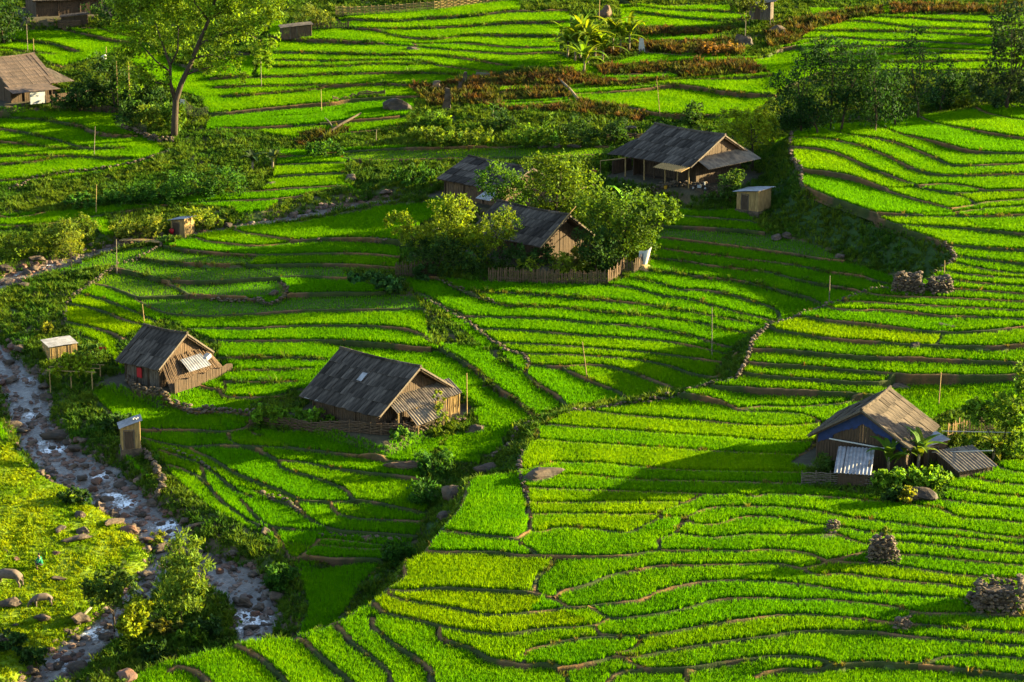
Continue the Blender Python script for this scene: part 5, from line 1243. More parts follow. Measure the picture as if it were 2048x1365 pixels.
    # banana plants
    for i, (u, v, H, n, lab) in enumerate([(1135, 120, 2.6, 10, 'leftmost banana plant of the upper clump with a dark stem'), (1205, 126, 2.2, 10, 'low banana plant between the two halves of the upper clump'), (1240, 112, 2.6, 10, 'banana plant behind the white net of the upper clump'), (1160, 122, 3.6, 9, 'highest banana plant of the left half of the upper clump'), (1150, 128, 3.4, 9, 'tall banana plant at the left of the upper clump'), (1175, 132, 4.0, 10, 'middle banana plant of the upper clump with drooping leaves'), (1168, 150, 2.2, 9, 'short banana plant in front of the upper clump'), (1225, 108, 3.4, 9, 'banana plant at the right of the upper clump'), (1258, 106, 3.8, 8, 'rightmost banana plant of the upper clump leaning to the light'), (1190, 120, 3.0, 9, 'banana plant half hidden inside the upper clump')]):
        banana(lab, (u, v), H*.95, n+6, 60+i, (.12, .20, .010), 3.3)
    banana('dark banana plant beside the path under the big tree', (505, 345), 1.6, 10, 70, (.03, .06, .02), 1.9); banana('second dark banana plant by the shaded path', (545, 340), 1.4, 9, 71, (.035, .065, .02), 1.7)
    banana('bright upright banana plant on top of the grove', (1245, 490), 4.6, 7, 72, (.11, .26, .010), 2.4)
    banana('banana plant against the sunlit roof of the right house', (1800, 938), 2.0, 9, 73, (.09, .16, .012), 2.6); banana('banana plant beside the little tin sheeted shed', (1835, 945), 2.0, 10, 74, (.085, .15, .012), 2.3); banana('banana plant at the corner of the two part shed', (1775, 948), 1.6, 9, 77, (.08, .15, .012), 2.2)
    banana('young banana plant among rocks below the standing stones', (985, 238), 1.2, 7, 75, (.04, .11, .02), 1.2)
    banana('yellowish banana plant in the right edge garden', (1985, 925), 1.2, 7, 76, (.15, .17, .012), 1.5)
# ------------------------------------------------------------------ water, boulders, poles, animals
def water_material():
    m = mat('stream_water', (.25, .215, .185), .22, .45, 1.2, spec=.25); nt = m.node_tree; N = nt.nodes; L = nt.links; b = N['Principled BSDF']
    tc = N.new('ShaderNodeTexCoord'); mp = N.new('ShaderNodeMapping'); mp.inputs['Scale'].default_value = (1, .8, 1); L.new(tc.outputs['Object'], mp.inputs[0])
    n = N.new('ShaderNodeTexNoise'); n.inputs['Scale'].default_value = 2.6; n.inputs['Detail'].default_value = 6; n.inputs['Distortion'].default_value = .6; L.new(mp.outputs[0], n.inputs[0])
    bp = N.new('ShaderNodeBump'); bp.inputs['Distance'].default_value = .16; bp.inputs['Strength'].default_value = .8; L.new(n.outputs[0], bp.inputs['Height']); L.new(bp.outputs[0], b.inputs['Normal'])
    at = N.new('ShaderNodeAttribute'); at.attribute_name = 'foam'
    n2 = N.new('ShaderNodeTexNoise'); n2.inputs['Scale'].default_value = 3.2; n2.inputs['Detail'].default_value = 8; n2.inputs['Distortion'].default_value = 1.5; L.new(mp.outputs[0], n2.inputs[0])
    ad = N.new('ShaderNodeMath'); ad.operation = 'ADD'; L.new(at.outputs['Fac'], ad.inputs[0]); L.new(n2.outputs[0], ad.inputs[1])
    mr = N.new('ShaderNodeMapRange'); mr.inputs[1].default_value = .86; mr.inputs[2].default_value = 1.12; L.new(ad.outputs[0], mr.inputs[0])
    src = b.inputs['Base Color'].links[0].from_socket; mx = N.new('ShaderNodeMix'); mx.data_type = 'RGBA'; L.new(mr.outputs[0], mx.inputs[0]); L.new(src, mx.inputs[6]); mx.inputs[7].default_value = (.7, .71, .72, 1); L.new(mx.outputs[2], b.inputs['Base Color'])
    m2 = N.new('ShaderNodeMapRange'); m2.inputs[3].default_value = .28; m2.inputs[4].default_value = .75; L.new(mr.outputs[0], m2.inputs[0]); L.new(m2.outputs[0], b.inputs['Roughness'])
    return m
RAPID = [(62,770),(60,835),(85,890),(110,905),(205,965),(225,1000),(255,1022),(335,1058),(345,1085),(500,1240),(515,1255),(480,1270),(190,1275),(90,530),(40,555),(130,1335)]
def build_water():
    m = water_material(); rp = [hit(u, v) for u, v in RAPID]
    for idx, (P, w) in enumerate(ST):
        seg = np.r_[0, np.cumsum(np.linalg.norm(np.diff(P, axis=0), axis=1))]; n = int(seg[-1]/.5); s = np.linspace(0, seg[-1], n)
        Q = np.stack([np.interp(s, seg, P[:, 0]), np.interp(s, seg, P[:, 1])], 1); ww = np.interp(s, seg, w)+.6
        T = np.gradient(Q, axis=0); T /= np.linalg.norm(T, axis=1)[:, None]; Nn = np.stack([-T[:, 1], T[:, 0]], 1)
        V = []; A = []; K = 12
        for i in range(n):
            for k in range(K+1):
                p = Q[i]+Nn[i]*ww[i]*(2*k/K-1); d = min(math.hypot(p[0]-q.x, p[1]-q.y) for q in rp)
                V.append((p[0], p[1], float(plane(p[0], p[1]))-.62+.05*math.sin(i*.9+k)+.04*math.sin(k*2.1+i*.37)))
                A.append(max(0, .52*(1-d/1.7))+(.08 if idx < 2 else .02)+.1*math.sin(i*.55))
        F_ = np.array([[i*(K+1)+k, i*(K+1)+k+1, (i+1)*(K+1)+k+1, (i+1)*(K+1)+k] for i in range(n-1) for k in range(K)])
        me = mesh_np('stream', V, F_, m, True); a = me.attributes.new('foam', 'FLOAT', 'POINT'); a.data.foreach_set('value', np.array(A, np.float32))
        tag(link(bpy.data.objects.new('stream', me)), kind='structure')
NAMED = [(1085, 962, 1.75, 'large smooth grey boulder at the head of the gully', (1.5, .8, .75), 0), (1838, 1002, 1.9, 'rounded brown boulder below the yard of the blue gabled house', None, 1), (700, 362, 1.1, 'brown rounded boulder upstream of the shaded paddies', None, 2), (775, 392, 1.1, 'long flat brown boulder beside the upper stream', (1.6, .8, .6), 0), (826, 392, .6, 'pale pinkish boulder left of the small rear house', None, 6),
 (545, 372, .75, 'brown boulder in the dark bank under the long field', None, 1), (118, 880, 1.5, 'square topped brown boulder on the stream edge across from the toilet hut', (1.5, .8, .7), 0), (152, 903, .8, 'grey boulder right under the square topped one', None, 2), (62, 895, .9, 'dark wet boulder splitting the white fall', None, 0), (72, 852, .85, 'brown boulder in midstream above the fall', (1.3, .8, .6), 1), (25, 700, .9, 'orange lit boulder at the left bend of the stream', None, 6),
 (238, 978, 1.0, 'brown boulder with a sunlit right side in the lower rapids', None, 1), (265, 988, .95, 'reddish rounded boulder right of the lower rapids', None, 6), (160, 1035, .9, 'dark boulder on the bright pasture nearest the stream', None, 0), (228, 1050, 1.1, 'slanting brown slab on the pasture edge', (1.6, .6, .8), 1), (265, 1060, 1.1, 'low black boulder at the water edge below the slab', (1.7, .7, .6), 0),
 (372, 1048, .7, 'pale round boulder in the rapids above the island', None, 2), (395, 1055, .9, 'long flat grey boulder right of the pale round one', (1.7, .7, .5), 2), (430, 1130, 1.0, 'angular grey boulder by the wide stream pool', None, 0), (440, 1150, .8, 'reddish boulder under the angular grey one', None, 7), (470, 1112, .8, 'grey boulder on the right bank of the pool', None, 2),
 (120, 1062, .9, 'brown boulder on the pasture above the herder', (1.4, .8, .6), 1), (168, 1068, 1.0, 'dark boulder with a lit top at the middle of the pasture', None, 0), (155, 1085, 1.3, 'long dark boulder in the middle of the pasture', (1.7, .7, .5), 0), (120, 1162, .8, 'flat brown slab right of the herder', (1.5, .8, .5), 1), (85, 1245, 1.2, 'big square brown boulder below the right buffalo', None, 1), (160, 1250, 1.35, 'large dark slab leaning by the small stream', (1.3, .9, .9), 0), (20, 1215, 1.2, 'dark boulder below the left buffalo', (1.4, .8, .8), 0), (5, 1290, 1.3, 'dark boulder cut by the left picture edge', None, 0),
 (160, 1350, 1.6, 'big grey boulder at the bottom of the small stream', None, 0), (255, 1362, 1.3, 'big boulder with a red lit side at the bottom edge', None, 6), (70, 1352, 1.0, 'pale boulder at the bottom left corner', None, 2), (12, 545, 1.1, 'lit brown boulder at the left edge of the upper stream', None, 1), (75, 525, 1.0, 'grey boulder below the pale scrub bush', (1.4, .8, .7), 0), (20, 575, 1.2, 'flat grey boulder pair member nearest the left edge', (1.4, .9, .6), 0), (48, 575, 1.1, 'flat grey boulder touching the one at the left edge', (1.3, .9, .6), 2), (72, 535, .55, 'small red boulder in the upper stream', None, 7), (45, 537, .55, 'reddish boulder left of the small red one', None, 6),
 (690, 415, .7, 'red rock in the upper stream below the two boulders', (1.4, .8, .7), 6), (725, 412, .8, 'longest red rock of the upper stream', (1.7, .7, .6), 7), (612, 430, .7, 'grey boulder in the dry upper stream bed', None, 2), (1262, 262, .9, 'slanted brown rock at the right of the bush band', (1.4, .7, .9), 1), (1115, 298, 1.0, 'brown boulder lying at the edge of the long dark field', None, 1), (1085, 300, .8, 'flat boulder left of the brown one by the dark field', (1.5, .8, .5), 2), (1150, 298, .9, 'third brown boulder along the long dark field', (1.4, .8, .6), 1),
 (1830, 700, .9, 'grey rock standing in the right hand paddies', None, 0), (1805, 782, 1.0, 'brown rock behind the ridge of the right house', (1.5, .8, .7), 1), (1898, 656, .8, 'flat grey stone lying in a bright paddy', (1.8, .8, .25), 2), (1655, 1082, .8, 'rock built into the wall above the small stone heap', (1.4, .8, .6), 2), (1752, 1032, .35, 'small rock in the paddy below the right yard', None, 0), (1640, 1170, .4, 'pinkish rock on a bund at the lower right', None, 6), (1597, 1213, .5, 'leaning rock at a bund corner in the lower right', None, 2), (1345, 1108, .5, 'flat reddish stone on a bund end', (1.4, .9, .5), 6),
 (1232, 1310, .35, 'upright pinkish rock on a bund junction at the bottom', (.7, .7, 1.4), 6), (1044, 1337, .45, 'pale rock at the bund corner of the bottom edge', None, 2), (960, 1312, .45, 'small pale rock on the left bottom bund', None, 2), (1506, 998, .4, 'white pointed rock on the bund left of the right yard', (.8, .8, 1.2), 2), (1235, 1076, .4, 'pale stone in the bund below the yellow paddy', None, 2), (1037, 1082, .4, 'white stone at the bund corner left of the yellow paddy', None, 2), (1370, 1055, .45, 'grey stone at the foot of the ochre bund', None, 0), (808, 1152, .4, 'pinkish stone at the rim of the yellowest paddy', None, 6), (685, 1243, .45, 'white stone on the rim above the dark paddy', None, 2), (645, 1258, .5, 'flat pale stone on the rim below the white one', (1.5, .9, .5), 2), (757, 1193, .4, 'white stone in the gully near the rim', None, 2), (735, 1082, .75, 'pinkish boulder in the wall of the dark lower paddies', None, 6),
 (530, 1070, .7, 'grey boulder at the foot of the dark stream bank', None, 0), (905, 1000, 1.4, 'tall grey rock in the gully', (.9, .8, 1.3), 0), (975, 945, 1.3, 'dark slab at the bend of the gully', (1.4, .8, .7), 0), (890, 1040, .9, 'pale rock low in the gully', None, 2), (547, 590, .8, 'dark rock at the head of the stone ringed paddy', None, 2), (523, 603, .6, 'grey rock on the stone ring', None, 2), (1815, 440, .7, 'dark rock in the bank below the right paddies', None, 0), (1555, 480, 1.0, 'dark rock under the path bank', (1.5, .8, .7), 0), (1575, 478, .9, 'second dark rock under the path bank', None, 0), (1680, 522, .8, 'dark rock at the end of the muddy paddy', None, 0)]
def boulders():
    for i, (u, v, R, lab, st, mi) in enumerate(NAMED): rock(hit(u, v), R*(.6 if u < 300 and v > 1000 else .72), lab, None, 300+i, stretch=st, mi=mi, sink=.42)
    r = random.Random(77)
    runs = [(ST[0], 0, 3, 16, 'the white roofed pen'), (ST[0], 3, 6, 26, 'the trellis'), (ST[0], 6, 9, 30, 'the toilet hut'), (ST[0], 9, 11, 20, 'the lower rapids'),
     (ST[0], 11, 14, 20, 'the island tip'), (ST[0], 14, 17, 18, 'the wide pool'), (ST[1], 0, 3, 12, 'the fork'), (ST[1], 3, 7, 22, 'the thin tree'), (ST[2], 1, 6, 22, 'the dry bed'), (ST[2], 7, 9, 8, 'the footbridge'), (ST[2], 9, 12, 18, 'the round bush')]
    ORD = ['first', 'second', 'third', 'fourth', 'fifth', 'sixth', 'seventh', 'eighth', 'ninth', 'tenth', 'eleventh', 'twelfth', 'thirteenth', 'fourteenth', 'fifteenth', 'sixteenth', 'seventeenth', 'eighteenth', 'nineteenth', 'twentieth']
    for (P, w), a, b, n, land in runs:
        cnts = {}; ts = sorted(r.uniform(a, b-.001) for _ in range(n))
        for i, t in enumerate(ts):
            k = int(t); f = t-k
            if k+1 >= len(P): continue
            c = P[k]*(1-f)+P[k+1]*f; ww = (w[k]*(1-f)+w[k+1]*f); d = P[k+1]-P[k]; d /= np.linalg.norm(d); side = r.choice((-1, 1)); mid = r.random() > .62
            off = side*ww*(r.uniform(0, .5) if mid else r.uniform(.6, 1.5)); x, y = c[0]-d[1]*off, c[1]+d[0]*off; z = max(float(gz(x, y)), float(plane(x, y))-.75)
            R = min(.85, .26+.5*r.random()**2.0); size = 'small' if R < .36 else ('medium' if R < .5 else 'big'); red = r.random() < (.5 if 'upstream' in land else .22); colr = 'reddish' if red else 'brown'
            where = 'in midstream' if mid else ('on the left bank' if (c[0]-x) > 0 else 'on the right bank'); key = (size, colr, where); q = cnts.get(key, 0); cnts[key] = q+1
            if q >= len(ORD): continue
            rock((x, y, z), R, '%s %s %s boulder %s, counting downstream by %s' % (ORD[q], size, colr, where, land), 'boulders of the streams', 900+i*7+len(cnts)*131+int(a*100), mi=(r.choice((6, 7, 8)) if red else r.choice((0, 1, 2, 3, 4, 5, 9, 10, 11))), sink=.3)
    lot = []
    for i in range(11):
        u, v = r.uniform(0, 250), r.uniform(900, 1280); p = hit(u, v)
        if gn(p.x, p.y, VM['grass']): lot.append((v, u, p, i))
    lot.sort(key=lambda q: (q[0], q[1])); bands = {}
    for v, u, p, i in lot:
        bd = 'above the long boulder' if v < 1040 else ('between long boulder and herder' if v < 1130 else ('between herder and buffalo' if v < 1200 else 'below the buffalo')); sd_ = 'left' if u < 90 else ('middle' if u < 170 else 'right')
        q = bands.get((bd, sd_), 0); bands[(bd, sd_)] = q+1
        rock(p, r.uniform(.14, .4), '%s pasture rock from the top %s, %s part' % (ORD[q], bd, sd_), 'small rocks on the pasture', 1500+i, sink=.45, stretch=(1.4, .9, .6))
def walls():
    S = stone_row
    S('dry stone rim wall below the narrow bund fields at the centre', [(1134, 829), (1199, 820), (1274, 806), (1324, 796), (1374, 784), (1424, 769), (1474, 758)], 'R', 2, .34, .17, seed=1)
    S('steep stone rim wall climbing past the tall pole', [(1474, 758), (1486, 741), (1494, 724), (1501, 704), (1508, 684), (1536, 654)], 'R', 3, .30, .18, seed=2)
    S('sunlit stone rim wall left of the double stone heap', [(1536, 654), (1586, 637), (1648, 614), (1686, 602), (1736, 584), (1776, 579)], 'R', 2, .34, .17, seed=3)
    S('short stone rim wall climbing above the double stone heap', [(1866, 552), (1886, 537), (1908, 522), (1903, 505), (1891, 494)], 'R', 2, .28, .18, seed=4)
    S('stone edging at the left end of the upper right paddies', [(1603, 372), (1602, 347), (1586, 320), (1581, 288), (1583, 270)], 'R', 2, .4, .2, seed=5)
    S('long stone terrace wall in front of the bamboo house', [(255, 772), (270, 794), (300, 804), (350, 816), (388, 831), (413, 829), (463, 831), (498, 836), (515, 836)], 'L', 3, .36, .22, seed=6)
    S('low stone edging round the paddies above the stream bend', [(325, 490), (285, 517), (235, 535), (200, 560), (165, 585), (138, 605), (130, 627), (133, 655)], 'L', 2, .5, .17, seed=7)
    S('pale stone wall under the first field left of the grove', [(592, 489), (637, 486), (687, 485), (737, 487), (787, 493)], 'L', 1, .4, .17, seed=8)
    S('stone ring around the small muddy paddy', [(425, 600), (470, 602), (511, 602), (537, 612), (567, 597), (574, 582), (562, 567)], 'L', 2, .36, .17, seed=9)
    S('tumbled stone bank between the fields below the grove', [(850, 600), (887, 625), (937, 650), (975, 680), (1010, 703), (1049, 716), (1055, 740)], 'L', 2, .36, .2, seed=10)
    S('stony path edge leading to the grove fence', [(882, 562), (912, 580), (950, 595), (985, 610)], 'L', 2, .4, .17, seed=11)
    S('stone wall of the yard terrace under the veranda house', [(1290, 388), (1340, 394), (1400, 396), (1440, 398)], 'L', 3, .35, .2, seed=12)
    S('stone edging of the sunlit gully paddy', [(985, 925), (1005, 910), (1025, 890), (1040, 872), (1075, 862)], 'L', 2, .34, .2, seed=13)
    S('stones along the path head left of the gully boulder', [(1044, 909), (1039, 934), (1050, 985), (1056, 1010)], 'R', 2, .34, .16, seed=14)
    S('long earthy stone wall along the upper left path', [(20, 385), (75, 362), (125, 353), (200, 344), (250, 335), (300, 322), (340, 305)], 'hit', 2, .5, .2, seed=15)
    S('stone retaining wall below the big tree', [(245, 262), (280, 275), (310, 285), (345, 288)], 'hit', 3, .45, .25, seed=16)
    S('rubble wall under the paddies right of the toilet hut', [(325, 905), (360, 912), (400, 930), (430, 950)], 'hit', 2, .4, .2, seed=17)
    S('stone bank beside the stream below the toilet hut', [(290, 915), (310, 945), (325, 975), (318, 1000)], 'hit', 3, .45, .26, seed=18)
    S('rubble bank in front of the dark lower paddies', [(530, 1000), (560, 1008), (580, 1018), (600, 1035)], 'hit', 3, .4, .2, seed=19)
    S('short wall in the middle of the dark lower paddies', [(640, 1075), (690, 1078), (740, 1082), (800, 1085)], 'hit', 2, .4, .18, seed=20)
    S('stone wall below the porch of the middle farmhouse', [(835, 868), (860, 860), (900, 850), (930, 845)], 'hit', 2, .35, .18, seed=21)
    S('pale stone line under the shaded field beside the toilet hut', [(300, 866), (350, 865), (400, 866), (450, 867)], 'L', 1, .35, .14, seed=22)
    stone_pile('left block of the double stone heap on the rim wall', (1816, 583), 2.7, 1.6, 1.7, 1, R=.17); stone_pile('right grassy block of the double stone heap on the rim wall', (1880, 585), 2.1, 1.6, 1.4, 2, R=.17)
    stone_pile('round topped stone heap with a grass tuft in the right paddies', (1766, 1122), 2.0, 1.6, 1.9, 3, top=.7, R=.17); stone_pile('largest flat topped stone heap at the lower right', (1998, 1216), 3.2, 2.2, 2.2, 4, top=.82, R=.19)
    stone_pile('low outlying rubble leaning on the largest stone heap', (1952, 1212), 1.5, 1.2, .8, 7, top=.6, R=.18); stone_pile('small pale stone heap at the lower right', (1806, 1262), 1.3, .9, .9, 5, top=.55, R=.2); stone_pile('small stone heap built into a bund wall', (1664, 1068), .9, .7, .9, 6, top=.7, R=.16)
    shrub('grass tuft growing on the round topped stone heap', (1770, 1085, *(hit(1766, 1122)+Vector((.2, .3, 1.85)))), [(1770, 1076, 7, 9)], 160, .22, (.10, .14, .012), 140)
POLES = [(1424,716,4.6,-.02,'tall pale bamboo pole standing at the end of the shaded narrow fields'),(1176,768,3.7,-.14,'thick leaning wooden pole among the central fields'),(934,836,3.9,0,'bamboo pole right of the middle farmhouse porch'),(1658,612,2.8,.0,'thin bamboo pole on the rim wall'),(1888,556,1.6,0,'short thin pole above the double stone heap'),(1321,240,4.5,-.11,'leaning bamboo pole above the veranda house roof'),(188,315,3.4,.08,'leaning bamboo stake in the shaded left fields'),(237,232,6.2,0,'tall bamboo pole left of the netted garden'),(261,240,7.5,0,'tallest bamboo pole beside the netted garden'),(234,552,3.6,.02,'bamboo pole at the corner of the stone edged paddies'),(290,655,2.2,-.08,'bamboo stake sticking up behind the bamboo house ridge'),(643,226,2.7,0,'bamboo stake in the bright field left of the net wattle'),(523,180,5.0,0,'bamboo pole right under the big tree crown'),(1198,45,3.0,.02,'thin pole at the top edge behind the banana clump'),(68,110,2.0,0,'weathered post behind the left house ridge'),(56,110,3.8,0,'tall crooked post behind the left house'),(1877,815,3.0,.03,'slim bamboo pole in the paddies right of the right house'),(192,432,3.2,.06,'thin stake on the field beyond the stream bushes'),(752,285,1.4,.05,'short pole in the brown scree slope'),(213,115,1.2,0,'short post with a white bundle in the village field')]
def skin_body(name, V, E, R, m, parent, root=0):
    me = bpy.data.meshes.new(name); me.from_pydata(V, E, []); me.materials.append(m); o = link(bpy.data.objects.new(name, me), parent)
    md = o.modifiers.new('skin', 'SKIN'); md.use_smooth_shade = True
    for i, rr in enumerate(R): o.data.skin_vertices[0].data[i].radius = rr if hasattr(rr, '__len__') else (rr, rr)
    for i in range(len(V)): o.data.skin_vertices[0].data[i].use_root = (i == root)
    o.modifiers.new('sub', 'SUBSURF').levels = 1; o.modifiers['sub'].render_levels = 1
    return o
M['hide'] = mat('buffalo_hide', (.17, .125, .095), .8, .35, 3); M['skin'] = mat('skin', (.34, .18, .11), .6, .1, 3); M['hair'] = mat('dark_hair', (.02, .015, .012), .7, .2, 4)
M['green_cloth'] = mat('green_shirt', (.01, .22, .10), .8, .2, 4); M['dark_cloth'] = mat('dark_trousers', (.03, .03, .045), .85, .2, 4); M['red_cloth'] = mat('red_clothes', (.35, .02, .03), .85, .2, 4)
def buffalo(label, px, rz, s=1.0):
    p = hit(*px); root = empty('water_buffalo', p, rz, label, 'water buffalo', 'water buffalo grazing on the pasture'); root.scale = (s, s, s)
    V = [(0, 0, 1.0), (.45, 0, 1.02), (.8, 0, 1.0), (-.45, 0, 1.0), (-.85, 0, 1.02), (1.1, 0, .85), (1.35, 0, .5), (1.5, 0, .22), (1.62, 0, .10),
     (.72, .24, .75), (.72, .25, .42), (.70, .25, .06), (.72, -.24, .75), (.78, -.25, .42), (.76, -.25, .06),
     (-.78, .24, .78), (-.68, .26, .55), (-.86, .26, .36), (-.82, .26, .05), (-.78, -.24, .78), (-.70, -.26, .55), (-.92, -.26, .36), (-.88, -.26, .05), (-1.0, 0, .9), (-1.06, 0, .45)]
    E = [(0, 1), (1, 2), (0, 3), (3, 4), (2, 5), (5, 6), (6, 7), (7, 8), (2, 9), (9, 10), (10, 11), (2, 12), (12, 13), (13, 14), (4, 15), (15, 16), (16, 17), (17, 18), (4, 19), (19, 20), (20, 21), (21, 22), (4, 23), (23, 24)]
    R = [(.42, .44), (.38, .42), (.30, .34), (.40, .42), (.30, .33), .22, .17, .13, .10, .15, .09, .08, .15, .09, .08, .19, .12, .08, .08, .19, .12, .08, .08, .05, .03]
    skin_body('body', V, E, R, M['hide'], root)
    for sy in (-1, 1):
        part(MB().tube([(1.32, sy*.10, .62), (1.22, sy*.34, .66), (1.02, sy*.44, .80), (.85, sy*.36, .92)], [.06, .05, .035, .012], 6), 'horn', 'black', root, True)
        part(MB().prism([(1.25, sy*.14, .52), (1.15, sy*.36, .46), (1.28, sy*.34, .38)], .02), 'ear', 'hide', root)
def person(label, px, rz, shirt, squat=True, h=1.0):
    p = hit(*px); root = empty('person', p, rz, label, 'person'); root.scale = (h, h, h)
    if squat:
        V = [(0, 0, .42), (.06, 0, .68), (.12, 0, .92), (.16, 0, 1.04), (.18, 0, 1.18), (.0, .11, .40), (.40, .15, .52), (.30, .13, .06), (.46, .14, .04), (0, -.11, .40), (.40, -.15, .52), (.30, -.13, .06), (.46, -.14, .04),
             (.12, .20, .90), (.28, .26, .66), (.46, .14, .60), (.12, -.20, .90), (.28, -.26, .66), (.46, -.14, .60)]
    else:
        V = [(0, 0, .88), (.0, 0, 1.12), (.0, 0, 1.36), (.01, 0, 1.47), (.03, 0, 1.60), (0, .10, .84), (.03, .11, .46), (.0, .11, .06), (.16, .12, .04), (0, -.10, .84), (-.03, -.11, .46), (-.06, -.11, .06), (.10, -.12, .04),
             (0, .20, 1.34), (.02, .26, 1.08), (.10, .24, .86), (0, -.20, 1.34), (.02, -.26, 1.08), (.10, -.24, .86)]
    E = [(0, 1), (1, 2), (2, 3), (3, 4), (0, 5), (5, 6), (6, 7), (7, 8), (0, 9), (9, 10), (10, 11), (11, 12), (2, 13), (13, 14), (14, 15), (2, 16), (16, 17), (17, 18)]
    R = [.13, .13, .13, .055, .10, .09, .065, .045, .04, .09, .065, .045, .04, .06, .045, .035, .06, .045, .035]
    skin_body('body', V, E, R, M['skin'], root)
    q = Vector(V[2]); b = Vector(V[0]); hd = Vector(V[4])
    sh = MB(); sh.tube([b+Vector((0, 0, .02)), Vector(V[1]), q, q+Vector((.02, 0, .09))], [.175, .17, .185, .09], 10)
    for k in (13, 16): sh.tube([Vector(V[k]), Vector(V[k+1]), Vector(V[k+1]).lerp(Vector(V[k+2]), .5)], [.085, .07, .06], 7)
    part(sh, 'shirt', shirt, root, True)
    tr = MB()
    for k in (5, 9): tr.tube([b, Vector(V[k]), Vector(V[k+1]), Vector(V[k+2])+Vector((0, 0, .08))], [.14, .115, .09, .075], 8)
    part(tr, 'trousers', 'dark_cloth', root, True)
    bm = boulder_mb(.125, 5, 1.0, 2, .1); bm.v = [(x, y, z) for x, y, z in bm.v]
    hr = part(bm, 'hair', 'hair', root, True); hr.location = hd+Vector((-.025, 0, .045))
    part(MB().box(hd+Vector((.115, 0, -.02)), (.04, .03, .04)), 'nose', 'skin', root)
def misc():
    grp = None
    for i, (u, v, h, lean, lab) in enumerate(POLES):
        p = hit(u, v); o = MB().tube([(0, 0, -.25), (lean*h*.5, 0, h*.5), (lean*h, .02, h)], [.065 if 'thick' in lab else .05, .045, .035], 6).build('bamboo_pole', M['bamboo'] if i % 3 else M['palebark']); o.location = p; tag(o, lab, 'pole')
    buffalo('grey water buffalo at the left edge seen from its lit rear', (20, 1176), math.radians(170), 1.0)
    buffalo('smaller brown water buffalo grazing right of the other one', (86, 1214), math.radians(200), .72)
    person('person squatting on the pasture in a green shirt and dark trousers', (83, 1140), math.radians(200), 'green_cloth')
    person('person in red standing by the wall left of the veranda house', (1187, 366), math.radians(260), 'red_cloth', False)
    # motorbike under the veranda
    p = hit(1398, 384); root = empty('motorbike', p, math.radians(-10), 'dark motorbike parked under the veranda awning', 'motorbike')
    for x in (-.62, .62):
        w = MB(); pts = [(x+.27*math.cos(a), 0, .3+.27*math.sin(a)) for a in np.linspace(0, 2*math.pi, 15)]; w.tube(pts, .05, 6); part(w, 'wheel', 'black', root)
        part(MB().tube([(x, -.06, .3), (x, .06, .3)], .10, 8), 'hub', 'tin', root)
    part(MB().tube([(.62, 0, .3), (.42, 0, .85), (.2, 0, .72), (-.2, 0, .66), (-.62, 0, .3)], .06, 6), 'frame', 'dark_cloth', root)
    part(MB().box((-.28, 0, .78), (.7, .24, .12)), 'seat', 'black', root); part(MB().box((.02, 0, .48), (.4, .26, .3)), 'engine', 'tin', root); part(MB().tube([(.40, -.3, .98), (.42, 0, .92), (.40, .3, .98)], .03, 5), 'handlebar', 'black', root)
    part(MB().box((.55, 0, .78), (.1, .22, .3)), 'front_shield', 'white', root)
    p = hit(1331, 380); b = MB().tube([(0, 0, 0), (0, 0, .36)], [.16, .2], 10).build('bucket', M['yellow']); b.location = p; tag(b, 'yellow bucket standing on the veranda floor', 'bucket')
    p = hit(346, 474)
    b = boulder_mb(.30, 3, 1.15, 2, .05).build('bucket', M['red'], smooth=True); b.location = p+Vector((0, -.5, .55)); tag(b, 'round red plastic tub hanging at the left side of the tiny toilet hut', 'tub')
    p = hit(205, 706); b = MB().prism([(-.35, 0, .0), (.35, 0, .0), (.3, .1, .45), (-.3, .1, .5)], .05).build('red_cloth', M['red']); b.location = p; tag(b, 'red cloth lying left of the bamboo house', 'cloth')
    # white cloth on the garden corner
    p = hit(1290, 540); mb = MB(); n = 7
    for j in range(n):
        for i in range(n): mb.v.append((-.6+1.2*i/(n-1)*(1-.35*j/(n-1)), .12*math.sin(i*1.3)+.08*math.sin(j*2), 1.75-.28*j+.35*i/(n-1)-.15*math.sin(i/(n-1)*3.1)))
    mb.f = [[j*n+i, j*n+i+1, (j+1)*n+i+1, (j+1)*n+i] for j in range(n-1) for i in range(n-1)]; o = mb.build('white_sheet', M['white'], smooth=True); o.location = p; o.modifiers.new('t', 'SOLIDIFY').thickness = .02; tag(o, 'white sheet hung over the garden fence corner', 'sheet')
    # hay on the yard corner post and mounds
    for lab, px, R, st, m, nm in (('dry straw heap under the white sheet at the garden corner', (1290, 545), .8, (1.1, .9, .8), 'bamboo', 'straw_heap'), ('long tan straw heap lying in the dark paddies below the middle farmhouse', (815, 940), 1.1, (2.0, .8, .7), 'plank_lit', 'straw_heap'), ('straw capped rock with nets behind the fallen log', (790, 222), 1.6, (1.3, .9, .85), 'boulder', 'net_covered_rock'), ('small dark compost mound right of the middle farmhouse', (950, 862), .9, (1.3, .9, .5), 'stone', 'compost_mound'), ('grass topped rock in the bright upper field', (826, 104), .9, (1.2, .8, .6), 'boulder', 'rock'), ('brown haycock behind the banana clump', (1212, 38), 1.3, (.9, .8, 1.2), 'plank_lit', 'haycock'), ('pale rock in the knoll under the stilted hut', (1485, 92), 1.3, (1.1, .9, 1.0), 'boulder', 'rock'), ('dark overhanging rock right of the stilted hut', (1560, 70), 1.2, (1.4, .8, .8), 'boulder', 'rock')):
        o = boulder_mb(R, hash(nm) % 50 if False else len(lab), 1.0, 3, .6).build(nm, M[m], smooth=False); o.location = hit(*px)+Vector((0, 0, R*.15)); o.scale = st; tag(o, lab, nm.replace('_', ' '))
